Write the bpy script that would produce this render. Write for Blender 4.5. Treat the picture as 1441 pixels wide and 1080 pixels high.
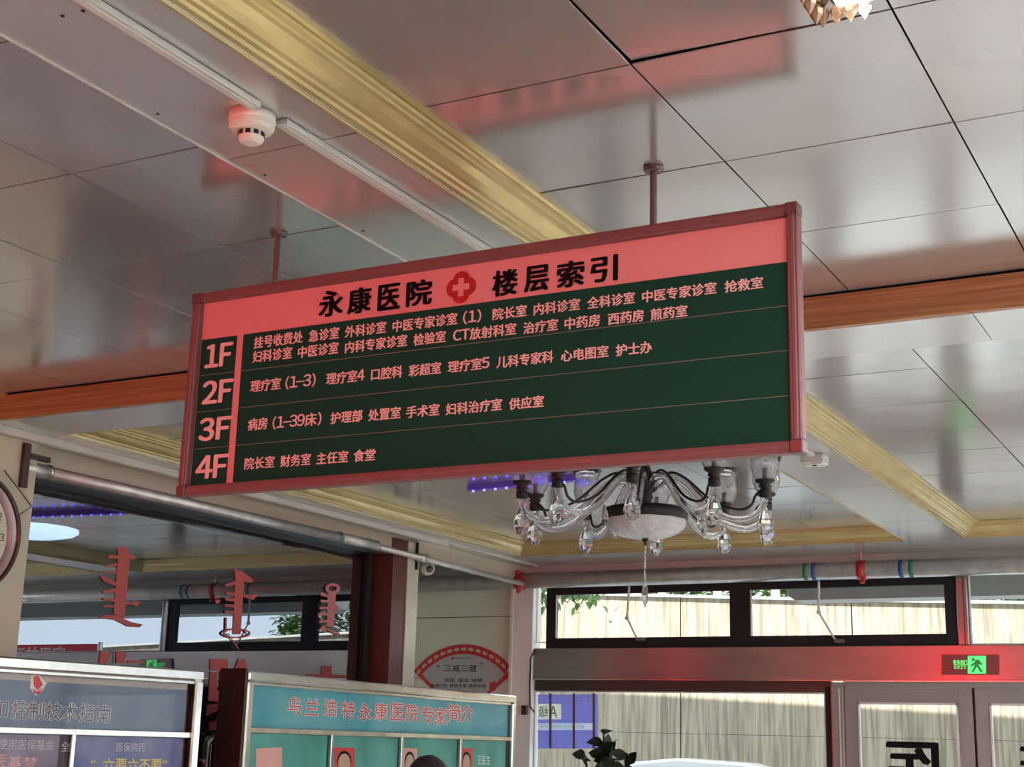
import bpy, bmesh, math, random
from mathutils import Vector, Matrix
sc = bpy.context.scene
for o in list(bpy.data.objects): bpy.data.objects.remove(o)
PI = math.pi
EYE = 1.6
# ------------------------------------------------------------------ camera
YAW, PITCH, ROLL, FPX = 0.494633878, 0.244629951, 0.0267799958, 2037.46
fw = Vector((-math.sin(YAW)*math.cos(PITCH), math.cos(YAW)*math.cos(PITCH), math.sin(PITCH)))
r0 = Vector((math.cos(YAW), math.sin(YAW), 0)); u0 = r0.cross(fw)
RT = r0*math.cos(ROLL) + u0*math.sin(ROLL); UP = RT.cross(fw)
camd = bpy.data.cameras.new('camera'); cam = bpy.data.objects.new('camera', camd)
sc.collection.objects.link(cam); sc.camera = cam
M = Matrix((RT, UP, -fw)).transposed().to_4x4(); M.translation = (0, 0, EYE); cam.matrix_world = M
camd.sensor_fit = 'HORIZONTAL'; camd.sensor_width = 36; camd.lens = 36*FPX/1441; camd.clip_start = .05; camd.clip_end = 300
# ------------------------------------------------------------------ world, sun, exposure
w = bpy.data.worlds.new('sky'); sc.world = w; w.use_nodes = True
bg = w.node_tree.nodes['Background']; bg.inputs[0].default_value = (.80, .90, 1.0, 1); bg.inputs[1].default_value = 1.4
sd = bpy.data.lights.new('sun', 'SUN'); sd.energy = 6.2; sd.angle = .004; sd.color = (1, .965, .91)
sun = bpy.data.objects.new('sun', sd); sc.collection.objects.link(sun)
SUN_EL, SUN_AZ = math.radians(38.0), math.radians(8)
sun.rotation_euler = Vector((math.sin(SUN_AZ)*math.cos(SUN_EL), math.cos(SUN_AZ)*math.cos(SUN_EL), -math.sin(SUN_EL))).to_track_quat('-Z', 'Y').to_euler()
sc.view_settings.view_transform = 'Standard'; sc.view_settings.look = 'None'
sc.view_settings.gamma = 1; sc.view_settings.use_curve_mapping = False; sc.view_settings.exposure = 0.95
sc.cycles.use_denoising = True; sc.cycles.max_bounces = 10; sc.cycles.glossy_bounces = 5
sc.cycles.transmission_bounces = 8; sc.cycles.transparent_max_bounces = 12; sc.cycles.diffuse_bounces = 4
sc.cycles.caustics_reflective = False; sc.cycles.caustics_refractive = False; sc.cycles.sample_clamp_indirect = 6

# ------------------------------------------------------------------ materials
def mat(name, col, rough=.5, metal=0, noise=0, nscale=5, stretch=(1, 1, 1), bump=0, bscale=8, spec=.5, col2=None, emit=None, es=0, coat=0, trans=0, ior=1.5, lo=.35, hi=.65):
    m = bpy.data.materials.new(name); m.use_nodes = True; nt = m.node_tree; b = nt.nodes['Principled BSDF']
    b.inputs['Base Color'].default_value = (*col, 1); b.inputs['Roughness'].default_value = rough; b.inputs['Metallic'].default_value = metal
    b.inputs['Specular IOR Level'].default_value = spec; b.inputs['Coat Weight'].default_value = coat; b.inputs['Coat Roughness'].default_value = .1
    b.inputs['Transmission Weight'].default_value = trans; b.inputs['IOR'].default_value = ior
    if emit: b.inputs['Emission Color'].default_value = (*emit, 1); b.inputs['Emission Strength'].default_value = es
    tc = nt.nodes.new('ShaderNodeTexCoord'); mp = nt.nodes.new('ShaderNodeMapping'); mp.inputs['Scale'].default_value = stretch
    nt.links.new(tc.outputs['Object'], mp.inputs[0])
    if noise or col2:
        n = nt.nodes.new('ShaderNodeTexNoise'); n.inputs['Scale'].default_value = nscale; n.inputs['Detail'].default_value = 5
        nt.links.new(mp.outputs[0], n.inputs['Vector'])
        r = nt.nodes.new('ShaderNodeValToRGB'); r.color_ramp.elements[0].position = lo; r.color_ramp.elements[1].position = hi
        c2 = col2 or tuple(c*(1-noise) for c in col)
        r.color_ramp.elements[0].color = (*c2, 1); r.color_ramp.elements[1].color = (*col, 1)
        nt.links.new(n.outputs['Fac'], r.inputs[0]); nt.links.new(r.outputs[0], b.inputs['Base Color'])
    if bump:
        n = nt.nodes.new('ShaderNodeTexNoise'); n.inputs['Scale'].default_value = bscale; n.inputs['Detail'].default_value = 2
        nt.links.new(mp.outputs[0], n.inputs['Vector'])
        bp = nt.nodes.new('ShaderNodeBump'); bp.inputs['Strength'].default_value = bump; bp.inputs['Distance'].default_value = .02
        nt.links.new(n.outputs['Fac'], bp.inputs['Height']); nt.links.new(bp.outputs[0], b.inputs['Normal'])
    return m
def glassmat(name, tint, refl, rcol=(1, 1, 1), rough=0, blend=.12):
    m = bpy.data.materials.new(name); m.use_nodes = True; nt = m.node_tree; nt.nodes.clear()
    o = nt.nodes.new('ShaderNodeOutputMaterial'); mx = nt.nodes.new('ShaderNodeMixShader')
    t = nt.nodes.new('ShaderNodeBsdfTransparent'); t.inputs[0].default_value = (*tint, 1)
    g = nt.nodes.new('ShaderNodeBsdfGlossy'); g.inputs['Roughness'].default_value = rough; g.inputs[0].default_value = (*rcol, 1)
    f = nt.nodes.new('ShaderNodeLayerWeight'); f.inputs[0].default_value = blend
    mr = nt.nodes.new('ShaderNodeMapRange'); mr.inputs['To Min'].default_value = refl; mr.inputs['To Max'].default_value = 1
    nt.links.new(f.outputs['Fresnel'], mr.inputs['Value']); nt.links.new(mr.outputs[0], mx.inputs[0])
    nt.links.new(t.outputs[0], mx.inputs[1]); nt.links.new(g.outputs[0], mx.inputs[2])
    # the pane's far face is clear, so a pane counts once
    gm = nt.nodes.new('ShaderNodeNewGeometry'); t2 = nt.nodes.new('ShaderNodeBsdfTransparent'); m2 = nt.nodes.new('ShaderNodeMixShader')
    nt.links.new(gm.outputs['Backfacing'], m2.inputs[0]); nt.links.new(mx.outputs[0], m2.inputs[1]); nt.links.new(t2.outputs[0], m2.inputs[2]); nt.links.new(m2.outputs[0], o.inputs[0])
    return m
def sheer(name, col, k=.6):
    m = bpy.data.materials.new(name); m.use_nodes = True; nt = m.node_tree; nt.nodes.clear()
    o = nt.nodes.new('ShaderNodeOutputMaterial'); mx = nt.nodes.new('ShaderNodeMixShader'); mx.inputs[0].default_value = k
    d = nt.nodes.new('ShaderNodeBsdfDiffuse'); t = nt.nodes.new('ShaderNodeBsdfTranslucent')
    for q in (d, t): q.inputs[0].default_value = (*col, 1)
    nt.links.new(d.outputs[0], mx.inputs[1]); nt.links.new(t.outputs[0], mx.inputs[2]); nt.links.new(mx.outputs[0], o.inputs[0]); return m
m_tile = mat('satin aluminium tile', (.70, .69, .675), .17, .70, noise=.07, nscale=1.2, bump=.25, bscale=1.3, spec=.7)
m_soffit = mat('satin aluminium soffit', (.70, .69, .67), .22, .55, noise=.07, nscale=1.5, bump=.25, bscale=1.6)
m_gold = mat('gold crown moulding', (.60, .475, .21), .28, .45, noise=.18, nscale=3, stretch=(2, 2, 8), spec=.6)
m_void = mat('dark ceiling void', (.015, .014, .013), .9)
m_white = mat('white plastic', (.62, .62, .60), .4)
m_whitetrim = mat('white trim', (.72, .70, .64), .35, noise=.1, nscale=9)
m_wood = mat('varnished reddish wood', (.46, .235, .11), .35, noise=.3, col2=(.28, .12, .05), nscale=6, stretch=(.35, 6, 14))
m_darkwood = mat('dark red wood', (.055, .014, .010), .3, col2=(.022, .007, .006), nscale=5, stretch=(9, 9, .8), spec=.5)
m_beige = mat('beige wall panel', (.62, .56, .42), .45, noise=.10, nscale=2.5)
m_beige2 = mat('beige metal fascia', (.78, .68, .53), .28, .25, noise=.12, nscale=3, stretch=(1, .5, 5))
m_greypanel = mat('sage wall panel', (.80, .80, .67), .5, noise=.06, nscale=3)
m_steel = mat('stainless steel', (.62, .60, .56), .18, 1, noise=.1, nscale=4, bump=.12, bscale=9)
m_steelbr = mat('brushed stainless cladding', (.31, .28, .275), .20, .6, noise=.15, nscale=2, stretch=(1, 1, 6), bump=.03, bscale=3)
m_pipe = mat('galvanised pipe', (.66, .65, .64), .28, .6, noise=.2, nscale=12)
m_pipewhite = mat('white coated pipe', (.66, .65, .62), .25, .35, noise=.15, nscale=8)
m_black = mat('black metal', (.012, .011, .013), .4, spec=.3)
m_blackal = mat('black aluminium frame', (.020, .018, .021), .55, 0, spec=.15)
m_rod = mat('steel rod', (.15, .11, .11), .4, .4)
m_red = mat('red paint', (.45, .02, .02), .35)
m_frame = mat('red-tinted aluminium sign frame', (.20, .085, .09), .5, 0, noise=.08, nscale=20)  # plain aluminium; the red LED cast is worked into its base colour
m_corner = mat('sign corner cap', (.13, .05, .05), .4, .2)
m_header = mat('red-tinted header sheet', (.76, .315, .345), .45, spec=.4)  # white sheet with part of the red LED light put into its colour
m_board = mat('dark green sheet', (.006, .060, .040), .6, spec=.12)
m_signtext = mat('red-tinted white lettering', (.86, .60, .60), .5)  # white letters, tinted to carry some of the red light
m_line = mat('thin row rule', (.16, .17, .15), .6)
m_logored = mat('dark red vinyl', (.40, .01, .012), .5)
m_txtblack = mat('black vinyl', (.006, .006, .007), .7, spec=.08)
m_backing = mat('sign backing', (.45, .45, .44), .4)
m_glass = glassmat('window glass', (.95, .97, .96), .0, (1, 1, 1), 0, .05)
m_leftglass = glassmat('tinted reflective glass', (.30, .34, .40), .27, (.86, .91, 1.0), 0, .3)
m_boardglass = glassmat('display board glass', (.95, .97, .97), .012)
m_crystal = mat('crystal', (1, 1, 1), .02, 0, trans=.93, ior=1.5)
m_crystalribbed = mat('ribbed crystal', (.98, .98, 1), .06, 0, trans=.92, ior=1.45, bump=.25, bscale=30)
m_bowl = mat('ribbed glass bowl', (.86, .87, .90), .15, 0, trans=.35, ior=1.4, bump=.7, bscale=25)
m_smoke = mat('detector plastic', (.80, .77, .70), .4)
m_decal = mat('red window vinyl', (.50, .085, .075), .5)
m_decalpink = mat('pink window vinyl', (.55, .16, .17), .5)
m_bluehdr = mat('blue poster', (.10, .15, .24), .5, col2=(.18, .24, .32), nscale=2.5)
m_greystrip = mat('grey poster strip', (.40, .38, .35), .5)
m_purple = mat('purple poster', (.09, .075, .17), .5, col2=(.26, .22, .32), nscale=5)
m_blueposter = mat('blue violet poster', (.05, .065, .22), .5, col2=(.20, .20, .36), nscale=5)
m_teal = mat('teal poster', (.05, .30, .38), .5, col2=(.10, .38, .42), nscale=3)
m_green = mat('teal green panel', (.045, .27, .21), .5, col2=(.10, .38, .33), nscale=4)
m_paperwhite = mat('white print', (.75, .74, .72), .5)
m_greyink = mat('grey ink', (.08, .09, .12), .5)
m_yellow = mat('yellow print', (.72, .58, .06), .5)
m_redprint = mat('red print', (.62, .03, .04), .5)
m_pinkprint = mat('pink print', (.75, .38, .33), .5)
m_skin = mat('portrait skin', (.52, .33, .24), .5)
m_lilac = mat('lilac grey print', (.50, .46, .50), .5)
m_cream = mat('cream print', (.62, .47, .36), .5)
m_bluesheet = sheer('blue banner', (.42, .44, .80)); m_sheerwhite = sheer('white sheer print', (.85, .86, .84)); m_sheergreen = sheer('green sheer ink', (.25, .62, .18))
m_greenink = mat('green ink', (.16, .45, .12), .5)
m_bluepale = sheer('pale blue print', (.75, .80, .92))
m_brownpole = mat('brown seam', (.13, .07, .08), .5)
m_clockrim = mat('clock rim', (.045, .012, .012), .25)
m_clockbevel = mat('clock bevel', (.36, .29, .30), .25, .3)
m_clockface = mat('clock face', (.66, .70, .58), .5)
m_concrete = mat('streaked concrete', (.38, .335, .255), .9, col2=(.20, .17, .125), nscale=1.0, stretch=(17, 17, .9), bump=.3, bscale=3)
m_pave = mat('pale paving', (.80, .77, .72), .9, noise=.2, nscale=.6)
m_facade = mat('building facade', (.45, .43, .40), .8, noise=.1)
m_leaf = mat('leaf green', (.05, .13, .035), .5, noise=.5, nscale=8)
m_leafdark = mat('dark glossy leaf', (.012, .030, .014), .35, noise=.3, nscale=8)
m_leafbright = mat('bright hedge leaf', (.20, .34, .11), .6, noise=.5, nscale=3)
m_greybox = mat('grey painted box', (.42, .43, .43), .5, noise=.08, nscale=2)
m_floor = mat('polished floor tile', (.72, .69, .64), .18, noise=.12, nscale=.8)
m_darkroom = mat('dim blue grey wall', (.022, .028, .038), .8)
m_carwhite = mat('white car paint', (.75, .78, .82), .2, coat=.6)
m_carglass = mat('car glass', (.02, .025, .03), .08)
m_rubber = mat('black rubber', (.012, .012, .012), .7)
m_hair = mat('black hair', (.006, .005, .006), .4, noise=.4, nscale=60, stretch=(1, 1, .2), bump=.4, bscale=80)
m_skinp = mat('skin', (.55, .34, .24), .5)
m_cloth = mat('dark clothing', (.03, .03, .045), .85)
m_doorpaint = mat('taupe door paint', (.27, .23, .225), .5, 0, noise=.08, nscale=6)
m_lightgrey = mat('pale gasket', (.55, .55, .56), .4)
m_led_red = mat('red LED face', (.3, 0, 0), .5, emit=(1, .015, .035), es=15)
m_led_purple = mat('purple LED', (.2, .1, .8), .5, emit=(.05, .03, 1), es=9)
m_ledbar = mat('purple lit bar', (.10, .07, .20), .4, emit=(.15, .05, .6), es=.10)
m_exit = mat('lit exit green', (.05, .7, .15), .5, emit=(.10, .78, .18), es=.65)
m_lamp = mat('lit lamp panel', (.9, .95, 1), .5, emit=(.62, .80, 1), es=2.0)
m_fillpanel = mat('fill lamp panel', (.9, .9, .9), .5, emit=(1, .985, .97), es=38)
m_lampwarm = mat('lit ceiling panel', (.9, .9, .85), .5, emit=(1, .96, .85), es=5)
m_amber = mat('amber crystal', (.40, .26, .16), .1, 0, trans=.5)
m_terracotta = mat('grey pot', (.3, .28, .26), .6)

# ------------------------------------------------------------------ helpers
C = sc.collection
def link(name, me, m, parent=None):
    o = bpy.data.objects.new(name, me); C.objects.link(o)
    if m is not None and len(me.materials) == 0: me.materials.append(m)
    if parent: o.parent = parent
    return o
def obj(name, bm, m, parent=None, smooth=False):
    bmesh.ops.recalc_face_normals(bm, faces=bm.faces)
    me = bpy.data.meshes.new(name); bm.to_mesh(me); bm.free()
    if smooth:
        for p in me.polygons: p.use_smooth = True
    return link(name, me, m, parent)
def empty(name, label=None, cat=None, group=None, kind=None):
    o = bpy.data.objects.new(name, None); C.objects.link(o); return tag(o, label, cat, group, kind)
def tag(o, label=None, cat=None, group=None, kind=None):
    if label: o['label'] = label
    if cat: o['category'] = cat
    if group: o['group'] = group
    if kind: o['kind'] = kind
    return o
def base(root, x, y, z):
    """moves an Empty to the thing's base while its parts stay where they are"""
    root.location = (x, y, z)
    for ch in root.children: ch.location = ch.location - Vector((x, y, z))
def box(bm, x0, x1, y0, y1, z0, z1, bev=0):
    r = bmesh.ops.create_cube(bm, size=1); vs = r['verts']
    for v in vs:
        v.co = Vector(((x0+x1)/2 + v.co.x*(x1-x0), (y0+y1)/2 + v.co.y*(y1-y0), (z0+z1)/2 + v.co.z*(z1-z0)))
    if bev:
        es = set(e for v in vs for e in v.link_edges)
        bmesh.ops.bevel(bm, geom=list(es), offset=bev, segments=1, affect='EDGES')
def B(x0, x1, y0, y1, z0, z1, bev=0):
    bm = bmesh.new(); box(bm, x0, x1, y0, y1, z0, z1, bev); return bm
def tube(bm, pts, r, n=10, cap=True):
    pts = [Vector(p) for p in pts]; rr = r if isinstance(r, (list, tuple)) else [r]*len(pts); rings = []
    prev = None
    for i, p in enumerate(pts):
        d = (pts[min(i+1, len(pts)-1)] - pts[max(i-1, 0)]).normalized()
        if prev is None:
            a = d.cross(Vector((0, 0, 1)));
            if a.length < .01: a = d.cross(Vector((1, 0, 0)))
        else: a = prev - d*prev.dot(d)
        a.normalize(); prev = a; b = d.cross(a)
        rings.append([bm.verts.new(p + (a*math.cos(2*PI*k/n) + b*math.sin(2*PI*k/n))*rr[i]) for k in range(n)])
    for i in range(len(rings)-1):
        for k in range(n):
            bm.faces.new((rings[i][k], rings[i][(k+1) % n], rings[i+1][(k+1) % n], rings[i+1][k]))
    if cap: bm.faces.new(rings[0][::-1]); bm.faces.new(rings[-1])
def T(pts, r, n=10):
    bm = bmesh.new(); tube(bm, pts, r, n); return bm
def lathe(bm, prof, c=(0, 0, 0), n=20, flute=0, fl=0):
    c = Vector(c); rings = []
    for (r, z) in prof:
        if r < 1e-5: rings.append([bm.verts.new(c + Vector((0, 0, z)))])
        else: rings.append([bm.verts.new(c + Vector((r*(1+flute*math.cos(fl*2*PI*k/n))*math.cos(2*PI*k/n), r*(1+flute*math.cos(fl*2*PI*k/n))*math.sin(2*PI*k/n), z))) for k in range(n)])
    for a, b in zip(rings, rings[1:]):
        for k in range(n):
            k2 = (k+1) % n
            if len(a) == 1 and len(b) == 1: continue
            if len(a) == 1: bm.faces.new((a[0], b[k], b[k2]))
            elif len(b) == 1: bm.faces.new((a[k], a[k2], b[0]))
            else: bm.faces.new((a[k], a[k2], b[k2], b[k]))
def L(prof, c=(0, 0, 0), n=20, flute=0, fl=0):
    bm = bmesh.new(); lathe(bm, prof, c, n, flute, fl); return bm
def ray(px, py): return RT*((px-720.5)/FPX) + UP*(-(py-540)/FPX) + fw
class Pl:
    """a real wall or board plane: P0 a point on it, u its horizontal direction, n its outward normal"""
    def __init__(s, P0, u, n): s.P0 = Vector(P0); s.u = Vector(u).normalized(); s.n = Vector(n).normalized()
    def at(s, px, py, off=0):
        d = ray(px, py); P = s.P0 + s.n*off; e = Vector((0, 0, EYE)); t = (P-e).dot(s.n)/d.dot(s.n); return e + d*t
def PY(y): return Pl((0, y, 0), (1, 0, 0), (0, -1, 0))
def PX(x): return Pl((x, 0, 0), (0, 1, 0), (1, 0, 0))
def slab_pts(bm, pts, n, th):
    """polygon pts (world) raised by th along n"""
    n = Vector(n); a = [bm.verts.new(Vector(p)) for p in pts]; b = [bm.verts.new(Vector(p)+n*th) for p in pts]
    bm.faces.new(b); bm.faces.new(a[::-1]); k = len(a)
    for i in range(k): bm.faces.new((a[i], a[(i+1) % k], b[(i+1) % k], b[i]))
def flat(pl, pxs, off=.001, th=.001):
    bm = bmesh.new(); slab_pts(bm, [pl.at(x, y, off) for x, y in pxs], pl.n, th); return bm
def textobj(name, bm, m, parent):
    me = bpy.data.meshes.new(name); bm.to_mesh(me); bm.free(); return link(name, me, m, parent)
_tc = {}
def tmesh(s, bold, res=3):
    k = (s, bold, res)
    if k in _tc: return _tc[k]
    cu = bpy.data.curves.new('t', 'FONT'); cu.body = s; cu.offset = bold; cu.resolution_u = res; cu.extrude = 0
    o = bpy.data.objects.new('t', cu); C.objects.link(o); bpy.context.view_layer.update()
    me = bpy.data.meshes.new_from_object(o.evaluated_get(bpy.context.evaluated_depsgraph_get()))
    vs = [tuple(v.co[:2]) for v in me.vertices]; fs = [tuple(p.vertices) for p in me.polygons]
    bpy.data.objects.remove(o); bpy.data.curves.remove(cu); bpy.data.meshes.remove(me)
    _tc[k] = (vs, fs); return _tc[k]
EM = []
def layout(s):
    """every glyph with its own advance; Latin signs from the wide set, set closer"""
    if not EM:
        w1 = max(v[0] for v in tmesh('口', 0)[0]); w2 = max(v[0] for v in tmesh('口口', 0)[0]); EM.append(w2-w1)
    em = EM[0]; out = []; x = 0
    for c in s:
        if c == ' ': x += .35*em; continue
        adv, sc_ = 1.0, 1.0
        if c in '0123456789': adv, sc_ = .60, 1.12
        elif c in 'FCTEXIA': adv, sc_ = .72, 1.12
        elif c in '()': adv, sc_ = .42, 1.0
        elif c == '-': adv, sc_ = .50, .9
        vs, fs = tmesh(chr(ord(c)+0xFEE0) if ord(c) < 127 else c, 0)
        if not vs: x += adv*em; continue
        mx_ = em*.5 if c not in '()-' else (min(v[0] for v in vs)+max(v[0] for v in vs))/2; cyy = .38*em
        if c in '0123456789FCTEXIA': cyy = min(v[1] for v in vs)
        out.append(([(x+adv*em/2+(a-mx_)*sc_, cyy+(b-cyy)*sc_) for a, b in vs], fs)); x += adv*em
    return out
def text_into(bm, s, O, U, V, bold=.0, mirror=False):
    """fits the inked box of s into O + U*[0..1] + V*[0..1]; weight comes from slightly shifted layers of vinyl"""
    gl = layout(s); X = [v[0] for g in gl for v in g[0]]; Y = [v[1] for g in gl for v in g[0]]
    x0, x1, y0, y1 = min(X), max(X), min(Y), max(Y)
    nn = U.cross(V).normalized(); h = V.length; t = U.normalized()*h*bold; q = V.normalized()*h*bold*.5
    for k, (a_, c_) in enumerate(((0, 0), (1, .6), (-1, -.6), (.5, -1), (-.5, 1)) if bold > 0 else ((0, 0),)):
        D = O + t*a_ + q*c_ + nn*(.00012*k)
        for vs, fs in gl:
            nv = []
            for x, y in vs:
                a = (x-x0)/(x1-x0); b = (y-y0)/(y1-y0)
                if mirror: a = 1-a
                nv.append(bm.verts.new(D + U*a + V*b))
            for f in fs:
                try: bm.faces.new([nv[i] for i in f])
                except ValueError: pass
def text_px(bm, s, pl, x0, y0, x1, y1, h, bold=0, off=.002, mirror=False):
    """writes s on plane pl; left and right ends of its middle line and the height as seen in the photo"""
    A = pl.at(x0, y0, off); Bp = pl.at(x1, y1, off); T0 = pl.at(x0, y0-h/2, off); T1 = pl.at(x0, y0+h/2, off)
    hh = T0.z - T1.z; zm = (A.z+Bp.z)/2; U = Vector((Bp.x-A.x, Bp.y-A.y, 0))
    text_into(bm, s, Vector((A.x, A.y, zm-hh/2)), U, Vector((0, 0, hh)), bold, mirror)
def R(z): return z + EYE

# ================================================================== SETTING
ZB, ZT = R(1.39), R(1.48)          # beam soffits and tray panels
ceiling = tag(obj('ceiling', B(-7, 6.4, -2.0, 10.9, ZT+.05, ZT+.35), m_void), kind='structure')
rnd = random.Random(4)
def tile(x0, x1, y0, y1, z, m=m_tile, name='ceiling_tile', th=.004, g=.0024, tilt=.0035, ax=None):
    bm = bmesh.new(); box(bm, x0+g, x1-g, y0+g, y1-g, z, z+th, .0004)
    a, b = (rnd.uniform(-tilt, tilt), rnd.uniform(-tilt, tilt)) if ax is None else ax
    cx_, cy_ = (x0+x1)/2, (y0+y1)/2
    for v in bm.verts: v.co.z += a*(v.co.x-cx_) + b*(v.co.y-cy_)
    return obj(name, bm, m, ceiling)
def grid(xs, ys, z, skip=()):
    for i in range(len(xs)-1):
        for j in range(len(ys)-1):
            ax = None
            if z == ZT and abs(xs[i]+1.188) < .01 and abs(ys[j]-2.125) < .01: ax = (-.012, .014)
            tile(xs[i], xs[i+1], ys[j], ys[j+1], z, ax=ax)
YW0 = 4.52
grid([-1.735, -1.188, -.608, -.02, .57, 1.16, 1.75, 2.34, 2.93], [-1.8, -1.07, -.47, .13, .73, 1.33, 1.93-.0, 2.125, 2.72, 3.33, 3.92, YW0][0:6]+[2.125, 2.72, 3.33, 3.92, YW0], ZT)
grid([-5.05, -4.62, -4.02, -3.43, -2.827, -2.23], [-1.8, -1.07, -.47, .13, .73, 1.40, 2.04, 2.68, 3.32, 3.95, YW0], ZT)
grid([-5.05, -4.62, -4.02, -3.42, -2.82, -2.23], [4.99, 5.60, 6.20, 6.78, 7.38, 7.98, 8.58, 9.18, 9.62], ZT)
grid([-1.735, -1.163, -.57, .02, .61, 1.2, 1.8, 2.4, 3.0], [4.99, 5.61, 6.20, 6.74, 7.27, 7.90, 9.56], ZT)
# far right bay beyond
grid([2.98, 3.6, 4.2, 4.8, 5.4, 6.0], [-1.8, -.6, .6, 1.8, 3.0, 4.2, 5.4, 6.6, 7.8, 9.0, 10.3], ZT)
def strip(x0, x1, ys, along='y'):
    for a, b in zip(ys, ys[1:]):
        if along == 'y': tile(x0, x1, a, b, ZB, m_soffit, 'soffit_panel', .02, .0015, .001)
        else: tile(a, b, x0, x1, ZB, m_soffit, 'soffit_panel', .02, .0015, .001)
strip(-2.23, -1.824, [-1.8, -.6, .7, 2.61, 3.55, YW0+.03, 5.0, 6.3, 7.6, 8.9, 9.71])
strip(-5.27, -5.11, [-1.8, 1.2, 3.8, 5.0, 7.2, 9.71])
strip(YW0+.03, 4.99, [-5.11, -3.9, -2.65, -2.23], 'x'); strip(YW0+.03, 4.99, [-1.824, -.82, .2, 1.2, 2.2, 3.2], 'x')
strip(9.71, 10.36, [-6.65, -5.11, -3.6, -2.16, -.7, .8, 2.2, 3.2], 'x')
strip(8.78, 9.71, [-6.65, -5.27], 'x')
bm = bmesh.new()
box(bm, -2.23, -1.824, -1.8, 10.3, ZB+.022, ZT+.045); box(bm, -5.11, 3.1, YW0+.03, 4.99, ZB+.022, ZT+.045)
box(bm, -6.65, 3.1, 9.71, 10.4, ZB+.022, ZT+.045); box(bm, -5.4, -5.11, -1.8, 10.4, ZB+.022, ZT+.045)
obj('beam_core', bm, m_void, ceiling)
# gold crown mouldings: profile (distance outward from tray, height)
PROF = [(-.002, .0835), (.004, .078), (.012, .078), (.014, .070), (.022, .066), (.024, .060), (.033, .056), (.045, .040), (.060, .028), (.070, .024), (.073, .017), (.083, .014), (.086, .006), (.100, .004), (.102, -.004), (.108, -.004)]
def crown(name, path, m=None):
    """path walks with the tray on its left hand"""
    bm = bmesh.new(); P = [Vector(p) for p in path]; rings = []
    for i, p in enumerate(P):
        def nrm(a, b): d = (b-a).normalized(); return Vector((d.y, -d.x))
        if i == 0: o = nrm(P[0], P[1])
        elif i == len(P)-1: o = nrm(P[-2], P[-1])
        else:
            n1, n2 = nrm(P[i-1], p), nrm(p, P[i+1]); o = (n1+n2)/(1+n1.dot(n2))
        rings.append([bm.verts.new((p.x+o.x*u, p.y+o.y*u, ZB+z)) for u, z in PROF] + [bm.verts.new((p.x+o.x*.108, p.y+o.y*.108, ZT+.03)), bm.verts.new((p.x-o.x*.002, p.y-o.y*.002, ZT+.03))])
    for a, b in zip(rings, rings[1:]):
        for k in range(len(a)):
            k2 = (k+1) % len(a); bm.faces.new((a[k], a[k2], b[k2], b[k]))
    bm.faces.new(rings[0]); bm.faces.new(rings[-1][::-1])
    return tag(obj(name, bm, m or m_gold), kind='structure')
crown('trim_1', [(-1.727, YW0), (-1.727, -1.7)])
crown('trim_2', [(3.0, 9.57), (-1.727, 9.57), (-1.727, 4.99)])
crown('trim_3', [(-2.335, 5.0), (-2.335, 9.60), (-5.025, 9.60), (-5.025, 5.0)][::1])
crown('trim_4', [(-2.335, -1.7), (-2.335, YW0)], m_whitetrim); crown('trim_5', [(-5.025, YW0), (-5.025, -1.7)])
# wooden cross beam
for i, (a, b) in enumerate(((-5.12, -3.15), (-3.147, -2.0), (-1.997, .6), (.603, 3.1))):
    bm = B(a, b, YW0, YW0+.03, R(1.362), ZT-.006, .002)
    if i == 0: wb = tag(obj('trim_6', bm, m_wood), kind='structure')
    else: obj('wood_board', bm, m_wood, wb)
tag(obj('trim_7', B(-5.27, -5.12, YW0, YW0+.03, R(1.362), ZT-.006, .002), m_beige2), kind='structure')
# floor
fl = tag(obj('floor', B(-9.2, 6.2, -2.0, 10.5, -.12, -.004), m_void), kind='structure')
proto = None
for i in range(13):
    for j in range(10):
        x0 = -5.6 + i*.9; y0 = 10.36-(j+1)*.9
        if proto is None:
            bm = bmesh.new(); box(bm, 0, .896, 0, .896, -.004, 0, .001); proto = obj('floor_tile', bm, m_floor, fl); o = proto
        else:
            o = proto.copy(); C.objects.link(o); o.parent = fl
        o.location = (x0, y0, 0)
# back and right walls (outside the frame)
tag(obj('wall_back', B(-9.2, 6.4, -2.2, -2.0, 0, ZT+.1), m_beige), kind='structure')
wr = bmesh.new(); box(wr, 6.2, 6.4, -2.0, 10.5, 0, .5); box(wr, 6.2, 6.4, -2.0, 10.5, 2.6, ZT+.1)
for k in range(6): box(wr, 6.2, 6.4, -2.0+k*2.4, -1.6+k*2.4, .5, 2.6)
tag(obj('wall_right', wr, m_beige), kind='structure')
# left wall: beige column, fascia, glazing, jamb, alcove
GL = -5.55
bm = bmesh.new(); box(bm, -5.75, -5.3, 2.6, 5.0, 0, ZB-.001); box(bm, -5.9, -5.62, -2.0, 2.6, 0, ZT)
wl = tag(obj('wall_left', bm, m_beige), kind='structure')
obj('fascia_panel', B(-5.42, -5.4, 5.0, 8.66, R(1.25), ZB-.001, .002), m_beige2, wl)
obj('fascia_panel', B(-5.42, -5.4, 8.663, 9.14, R(1.27), ZB-.001, .002), m_beige2, wl)
obj('fascia_panel', B(-5.42, -5.4, 9.146, 10.33, R(1.27), ZB-.001, .002), m_beige2, wl)
obj('lower_panel', B(-5.66, -5.56, 5.0, 8.3, 0, .35), m_beige, wl)
obj('column_capital', B(-5.3, -5.27, 4.5, 5.06, R(1.36), ZB-.001), m_steelbr, wl)
obj('alcove_side', B(-6.6, -5.56, 8.66, 8.78, 0, ZB), m_greypanel, wl)
obj('alcove_back', B(-6.75, -6.6, 8.66, 10.4, 0, ZB), m_greypanel, wl)
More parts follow.
